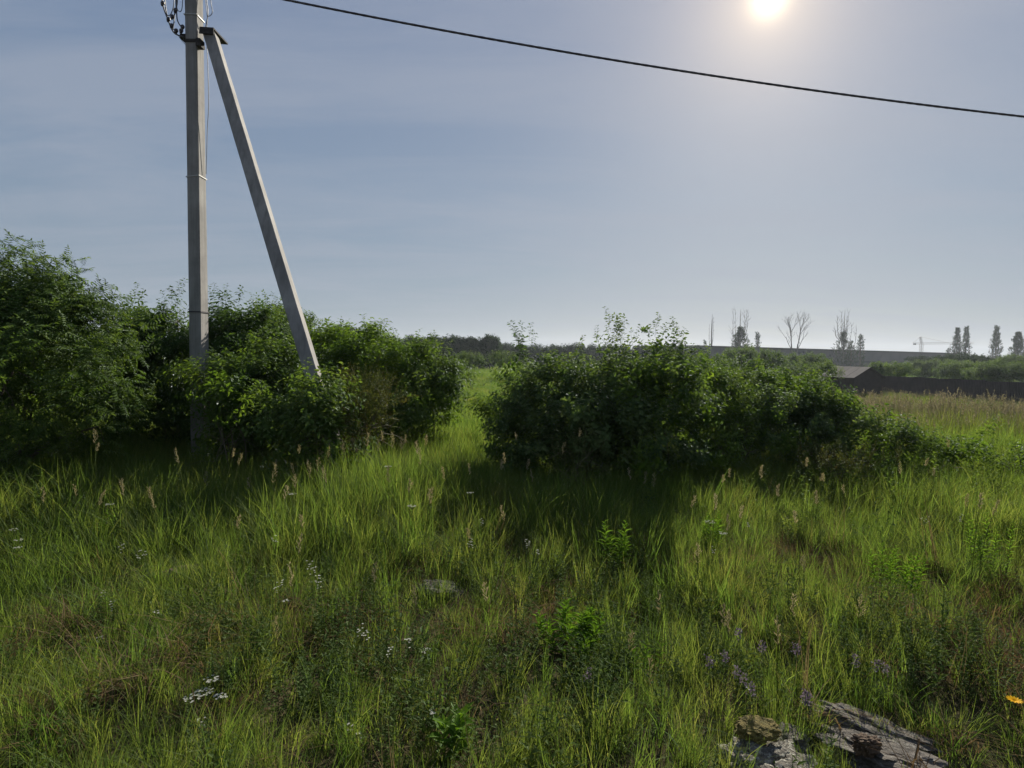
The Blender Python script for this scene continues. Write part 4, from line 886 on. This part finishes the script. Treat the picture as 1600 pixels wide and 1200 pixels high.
for k in range(46):      # unnamed ones further back along the shrubs
    px = rnd.uniform(20, 1590); d = rnd.uniform(3.6, 6.0); b_ = P(px, 600, d); f_ = Vector((b_.x, b_.y, Hf(b_.x, b_.y))); zt2 = f_.z + rnd.uniform(.5, .85)
    v_ = Vector((f_.x, f_.y, zt2)) - EYE; dp = v_.dot(fwd); qx = 800 + FPX * v_.dot(rt) / dp; qy = 600 - FPX * v_.dot(up) / dp
    seedhead(qx, qy, d, rnd.uniform(.05, .3), rnd.uniform(0, 6.28), rnd.uniform(.07, .12), rnd.uniform(.010, .018), mat='straw')

def umbel(px, py, d, r=.03, label=None, n=9, flat=True):
    f, q = top_of(px, py, d, 0); root = empty('white_wildflower', f, label=label or 'small white wildflower cluster scattered in the meadow grass', cat='flower', group='small white wildflowers in the grass')
    tip = q - f; mb = MB(); mb.tube(bez([(0, 0, 0), Vector((tip.x + rnd.uniform(-.02, .02), tip.y, tip.z * .5)), tip], 5), .0015, 4)
    fl = MB()
    for k in range(n):
        a = rnd.uniform(0, 6.28); rr_ = r * math.sqrt(rnd.random()); e = tip + Vector((math.cos(a) * rr_, math.sin(a) * rr_, .012 + (0 if flat else rnd.uniform(-.03, .03)))); mb.tube([tip - Vector((0, 0, .02)), e], .0007, 3, cap=False)
        for m3 in range(6):
            b_ = m3 * 1.047 + a; leaf(fl, e, Vector((math.cos(b_), math.sin(b_), .25)), Vector((0, 0, 1)), .0062, .005, fold=.1, droop=0)
    mb.build('stem', MT['stem'], root); fl.build('blossom', MT['white'], root)
fl = [(644, 793, 4.4, .034, 'flat white umbel flower in the middle of the mound grass', 26), (606, 731, 5.0, .035, 'creamy flat umbel near the top of the mound', 24), (457, 774, 4.6, .03, 'white flat flower beside the brown plumes', 18), (735, 772, 4.8, .03, None, 14), (30, 846, 4.0, .03, None, 12), (22, 830, 4.1, .03, None, 10), (170, 790, 4.7, .035, None, 14), (28, 858, 3.9, .025, None, 10), (484, 885, 3.4, .022, None, 9), (490, 893, 3.4, .02, None, 8), (430, 842, 3.8, .025, None, 8), (498, 905, 3.3, .018, None, 7), (499, 918, 3.3, .016, None, 7), (751, 818, 4.2, .02, None, 8), (737, 853, 3.9, .014, None, 6),
      (735, 851, 3.9, .02, None, 8), (190, 860, 3.8, .018, None, 7), (215, 870, 3.8, .02, None, 8), (225, 865, 3.8, .018, None, 7), (160, 933, 3.4, .02, None, 8), (245, 960, 3.2, .024, None, 10), (175, 950, 3.2, .018, None, 8), (447, 942, 3.2, .022, None, 10), (438, 915, 3.3, .018, None, 8), (432, 925, 3.3, .014, None, 6), (564, 988, 2.9, .02, None, 9), (572, 996, 2.9, .02, None, 8), (638, 1008, 2.8, .018, None, 8), (608, 1022, 2.7, .018, None, 8), (666, 1024, 2.7, .02, None, 9), (676, 1116, 2.35, .018, None, 10), (548, 1145, 2.3, .016, None, 8), (560, 1155, 2.3, .014, None, 8),
      (825, 852, 3.9, .022, None, 8), (839, 862, 3.9, .018, None, 7), (824, 853, 3.9, .018, None, 7), (320, 1085, 2.45, .04, 'dense white flower cluster low at the left', 30), (300, 1095, 2.4, .035, None, 24), (345, 1092, 2.4, .03, None, 20), (330, 1065, 2.5, .03, None, 18), (318, 1130, 2.3, .02, None, 9), (1110, 818, 4.2, .04, None, 14), (1128, 835, 4.1, .04, None, 14), (1115, 862, 3.9, .02, None, 8), (157, 1005, 3.0, .016, None, 7), (1445, 815, 4.2, .025, None, 8), (1505, 812, 4.2, .025, None, 8), (1170, 820, 4.3, .02, None, 7)]
for f_ in fl: umbel(f_[0], f_[1], f_[2], f_[3], f_[4], f_[5], flat=f_[5] > 9)
def daisyish(px, py, d, r, mat, label, cat, group=None, n=14, name='yellow_flower'):
    f, q = top_of(px, py, d, 0); root = empty(name, f, label=label, cat=cat, group=group); tip = q - f
    mb = MB(); mb.tube([(0, 0, 0), tip * .5 + Vector((.01, 0, 0)), tip], .0018, 4); mb.build('stem', MT['stem'], root)
    fb = MB()
    for k in range(n): a = 6.28 * k / n; leaf(fb, tip, Vector((math.cos(a), math.sin(a), .45)), Vector((0, 0, 1)), r, r * .38, fold=.1, droop=.15)
    fb.build('petals', MT[mat], root)
daisyish(1585, 1096, 2.45, .034, 'yellow', 'orange-yellow flower at the right edge of the meadow', 'flower')
daisyish(378, 1016, 2.9, .012, 'yellow', 'tiny yellow flower low in the left grass', 'flower', n=8)
daisyish(618, 985, 3.0, .010, 'yellow', 'tiny yellow flower near the small white clusters', 'flower', n=8)
for (px, py, d) in [(1133, 1022, 2.75), (1150, 1045, 2.65), (1162, 1055, 2.6), (1175, 1072, 2.5), (1258, 1082, 2.5), (1370, 1035, 2.7), (1384, 1040, 2.7), (1338, 1028, 2.75), (1155, 985, 2.9), (1245, 1010, 2.8), (1108, 1028, 2.7), (920, 1048, 2.6), (1290, 1178, 2.3), (1262, 1085, 2.5), (1192, 1005, 2.8)]:
    f, q = top_of(px, py, d, 0); root = empty('mauve_wildflower', f, label='dull mauve wildflower spike in the grass above the stones', cat='flower', group='mauve wildflowers by the stones'); tip = q - f
    mb = MB(); mb.tube([(0, 0, 0), tip * .5 + Vector((.01, 0, 0)), tip], .0015, 4); fb = MB()
    for k in range(12): leaf(mb, tip * (k / 14), Vector((math.cos(k * 2.4), math.sin(k * 2.4), .4)), Vector((0, 0, 1)), .03, .009)
    for k in range(50): leaf(fb, tip + Vector((rnd.gauss(0, .008), rnd.gauss(0, .008), rnd.uniform(-.045, .01))), rdir() + Vector((0, 0, .4)), rdir(), .011, .007)
    mb.build('stem', MT['weed'], root); fb.build('blossom', MT['mauve'], root)
def herb(px, py, w, d, n, label, h=None, lw=.24, ll=.075, name='leafy_herb'):
    c_ = P(px, py, d); cx_ = c_.x; f = Vector((cx_, c_.y, Hf(cx_, c_.y))); root = empty(name, f, label=label, cat='plant'); top = (c_.z - f.z) if h is None else h; top = max(.2, top); wr = w / FPX * d / 2
    sb, lb = MB(), MB()
    for i in range(n):
        a = rnd.uniform(0, 6.28); r_ = wr * math.sqrt(rnd.random()); b0 = Vector((math.cos(a) * r_ * .7, math.sin(a) * r_ * .7, -.01)); tp = Vector((math.cos(a) * r_ * 1.15, math.sin(a) * r_ * 1.15, top * rnd.uniform(.7, 1.05)))
        sb.tube([b0, (b0 + tp) / 2, tp], [.0025, .002, .001], 4); m4 = int(top / .012)
        for k in range(m4):
            t_ = .15 + .85 * k / m4; an = k * 2.4 + a; l = ll * (.65 + .5 * math.sin(t_ * 3.0)) * rnd.uniform(.8, 1.15) * (1.0 if t_ < .85 else .7)
            leaf(lb, b0.lerp(tp, t_), Vector((math.cos(an), math.sin(an), .25 + .9 * t_)), Vector((0, 0, 1)) + rdir() * .2, l, l * lw, droop=.25)
    sb.build('stem', MT['stem'], root); o = lb.build('leaves', MT['herb'], root); o['kind'] = 'stuff'
herb(893, 955, 110, 3.15, 17, 'clump of bright green lance-leaved herbs in the dry middle patch')
herb(965, 818, 40, 4.3, 5, 'single bright herb top in the shade right of the mound')
herb(1400, 855, 75, 3.9, 10, 'bright leafy herb clump in the grass at right', ll=.06)
herb(1120, 798, 60, 4.6, 7, 'green herb clump before the yellow-green grass', ll=.06)
herb(1560, 800, 70, 4.2, 7, 'yellow-green weed clump near the right edge', ll=.05)
herb(700, 1120, 60, 2.35, 4, 'broad-leaved sprout among dark stems at bottom centre', ll=.08, lw=.4)
herb(1020, 1000, 70, 2.9, 5, 'small lance-leaved plant right of the bright herb clump', ll=.04)
herb(165, 800, 40, 4.6, 5, 'yellowish feathery weed in the left grass', ll=.05)

# ------------------------------------------------------------------ stones
def rock(name, label, x, y, r, sx, sy, sz, mat, seed, rough=.35, freq=1.6, layers=False, cat='stone', parent=None, z=None, rotz=0.0, sub=5):
    import bmesh
    bm = bmesh.new(); bmesh.ops.create_icosphere(bm, subdivisions=sub, radius=1.0)
    for v in bm.verts:
        c = v.co.copy(); n1_ = noise.fractal(c * freq + Vector((seed, 0, 0)), 1.0, 2.0, 5); n2_ = noise.noise(c * 7 + Vector((0, seed, 0)))
        k = 1 + rough * n1_ + .06 * n2_
        if layers: k += .07 * math.sin(c.z * 16 + 3 * n1_) + .05 * abs(noise.noise(Vector((c.x * 3, c.y * 9, c.z * 9 + seed))))
        cell = noise.cell_vector(c * 3.0 + Vector((seed, seed, 0))); k += .05 * cell.x
        v.co = Vector((c.x * k * sx * r, c.y * k * sy * r, c.z * k * sz * r))
        if v.co.z > sz * r * .62: v.co.z = sz * r * .62 + (v.co.z - sz * r * .62) * .35
    me = bpy.data.meshes.new(name); bm.to_mesh(me); bm.free(); me.materials.append(mat)
    o = bpy.data.objects.new(name, me); C.objects.link(o)
    if parent is None: o.location = (x, y, Hf(x, y) + sz * r * .25 if z is None else z)
    else: o.parent = parent; o.location = (x, y, z)
    o.rotation_euler = (random.uniform(-.15, .15), random.uniform(-.15, .15), rotz)
    if parent is None: tag(o, label, cat)
    return o
rx_, ry_ = rocks_xy[0][:2]
r1 = rock('lichened_stone', 'pale lichen-crusted rubble stone at the bottom edge right of centre', rx_, ry_, .15, 1.1, .9, .42, MT['rock_pale'], 2.2, .45, 2.4, sub=6)
mo = rock('moss_patch', None, -.02, .12, .07, 1.2, .8, .5, MT['moss'], 5.5, .3, 3, parent=r1, z=.085)
for k in range(16):
    a = rnd.uniform(0, 6.28); q = rnd.uniform(.02, .16); rock('pebble', None, math.cos(a) * q, math.sin(a) * q - .03, rnd.uniform(.02, .04), 1, .9, .8, MT['rock_pale'], k * 3.3, .3, 2, parent=r1, z=.075 - q * .25, sub=3)
rx_, ry_ = rocks_xy[1][:2]
rock('layered_stone', 'long weathered grey stone with split layers at the bottom right', rx_, ry_, .17, 1.35, .62, .4, MT['rock_grey'], 7.7, .4, 1.8, True, rotz=R(-38), sub=6)
rock('grey_slab', 'narrow grey slab lying behind the layered stone', rx_ + .10, ry_ + .17, .2, 1.2, .4, .35, MT['rock_grey'], 9.1, .35, 2, True, rotz=R(-30))
rock('broken_brick', 'brown broken lump leaning on the layered stone', rx_ - .08, ry_ - .03, .045, 1.1, .8, .9, MT['rock_brown'], 4.4, .45, 3, z=.075)
rock('small_stone', 'small stone between the lichened and layered stones', rx_ - .33, ry_ + .12, .09, 1.2, .8, .8, MT['rock_grey'], 14.4, .35, 2, rotz=.5)
rock('half_buried_stone', 'half-buried grey stone in the grass near the middle', rocks_xy[2][0], rocks_xy[2][1], .11, 1.2, .8, .5, MT['rock_grey'], 11.9, .4, 2)
rock('brown_stump', 'brown clod with dead grass on it in the left grass', rocks_xy[3][0], rocks_xy[3][1], .14, 1.0, .8, .7, MT['rock_brown'], 19.2, .4, 2, cat='clod')

# ------------------------------------------------------------------ labels that single out the repeats
ORD = 'first second third fourth fifth sixth seventh eighth ninth tenth eleventh twelfth thirteenth fourteenth fifteenth sixteenth seventeenth eighteenth nineteenth twentieth'.split()
def place_of(o):
    v = Vector(o.location) - EYE; px = 800 + FPX * v.dot(rt) / v.dot(fwd); y = o.location.y
    if y > 4.7: w = 'before the ash tree' if px < 220 else 'below the pole shrubs' if px < 520 else 'on top of the mound' if px < 760 else 'in the big shrub\'s shade' if px < 1080 else 'below the bramble thicket'
    elif y > 3.5: w = 'in the left mid-grass' if px < 400 else 'on the mound\'s near slope' if px < 760 else 'in the middle grass' if px < 1150 else 'in the right mid-grass'
    else: w = 'low in the left grass' if px < 420 else 'low in the central grass' if px < 900 else 'in the grass above the stones'
    return w, px
def single_out(group, noun, by_place=True):
    tops = [o for o in C.objects if o.parent is None and o.get('group') == group]; seen = {}
    for o in tops: seen.setdefault(o['label'], []).append(o)
    for lab, os_ in seen.items():
        if len(os_) < 2: continue
        cells = {}
        for o in os_:
            w, px = place_of(o); cells.setdefault(w if by_place else lab, []).append((px, o))
        for w, l_ in cells.items():
            l_.sort(key=lambda q: q[0])
            for i, (px, o) in enumerate(l_):
                first = (ORD[i] + ' from the left of the ') if len(l_) > 1 else 'single '
                o['label'] = first + (noun if by_place else noun[lab]) + (' ' + w if by_place else '')
single_out('tall grass stalks with seed heads', 'feathery grass seed heads')
single_out('small white wildflowers in the grass', 'small white wildflowers')
single_out('mauve wildflowers by the stones', 'dull mauve flower spikes')
single_out('trees of the far wood', {'dark leafy tree in the far wood behind the meadow gap': 'dark far trees beyond the meadow gap', 'tree tops showing over the brace-side shrubs': 'far tree tops over the brace-side shrubs', 'hazy low tree in the distant line behind the big shrub': 'hazy low trees behind the big shrub'}, False)

# ------------------------------------------------------------------ air
hz_m, t, out = newmat('thin_haze')
pv = t.nodes.new('ShaderNodeVolumePrincipled'); pv.inputs['Color'].default_value = (0.80, 0.88, 1.0, 1); pv.inputs['Density'].default_value = 0.00024; pv.inputs['Anisotropy'].default_value = 0.35
L(t, pv.outputs[0], out.inputs['Volume'])
m_ = MB(); m_.box((0, 600, 18.5), (1420, 820, 24.5)); hb = m_.build('haze', hz_m); tag(hb, 'thin bluish summer haze over the fields', kind='stuff')
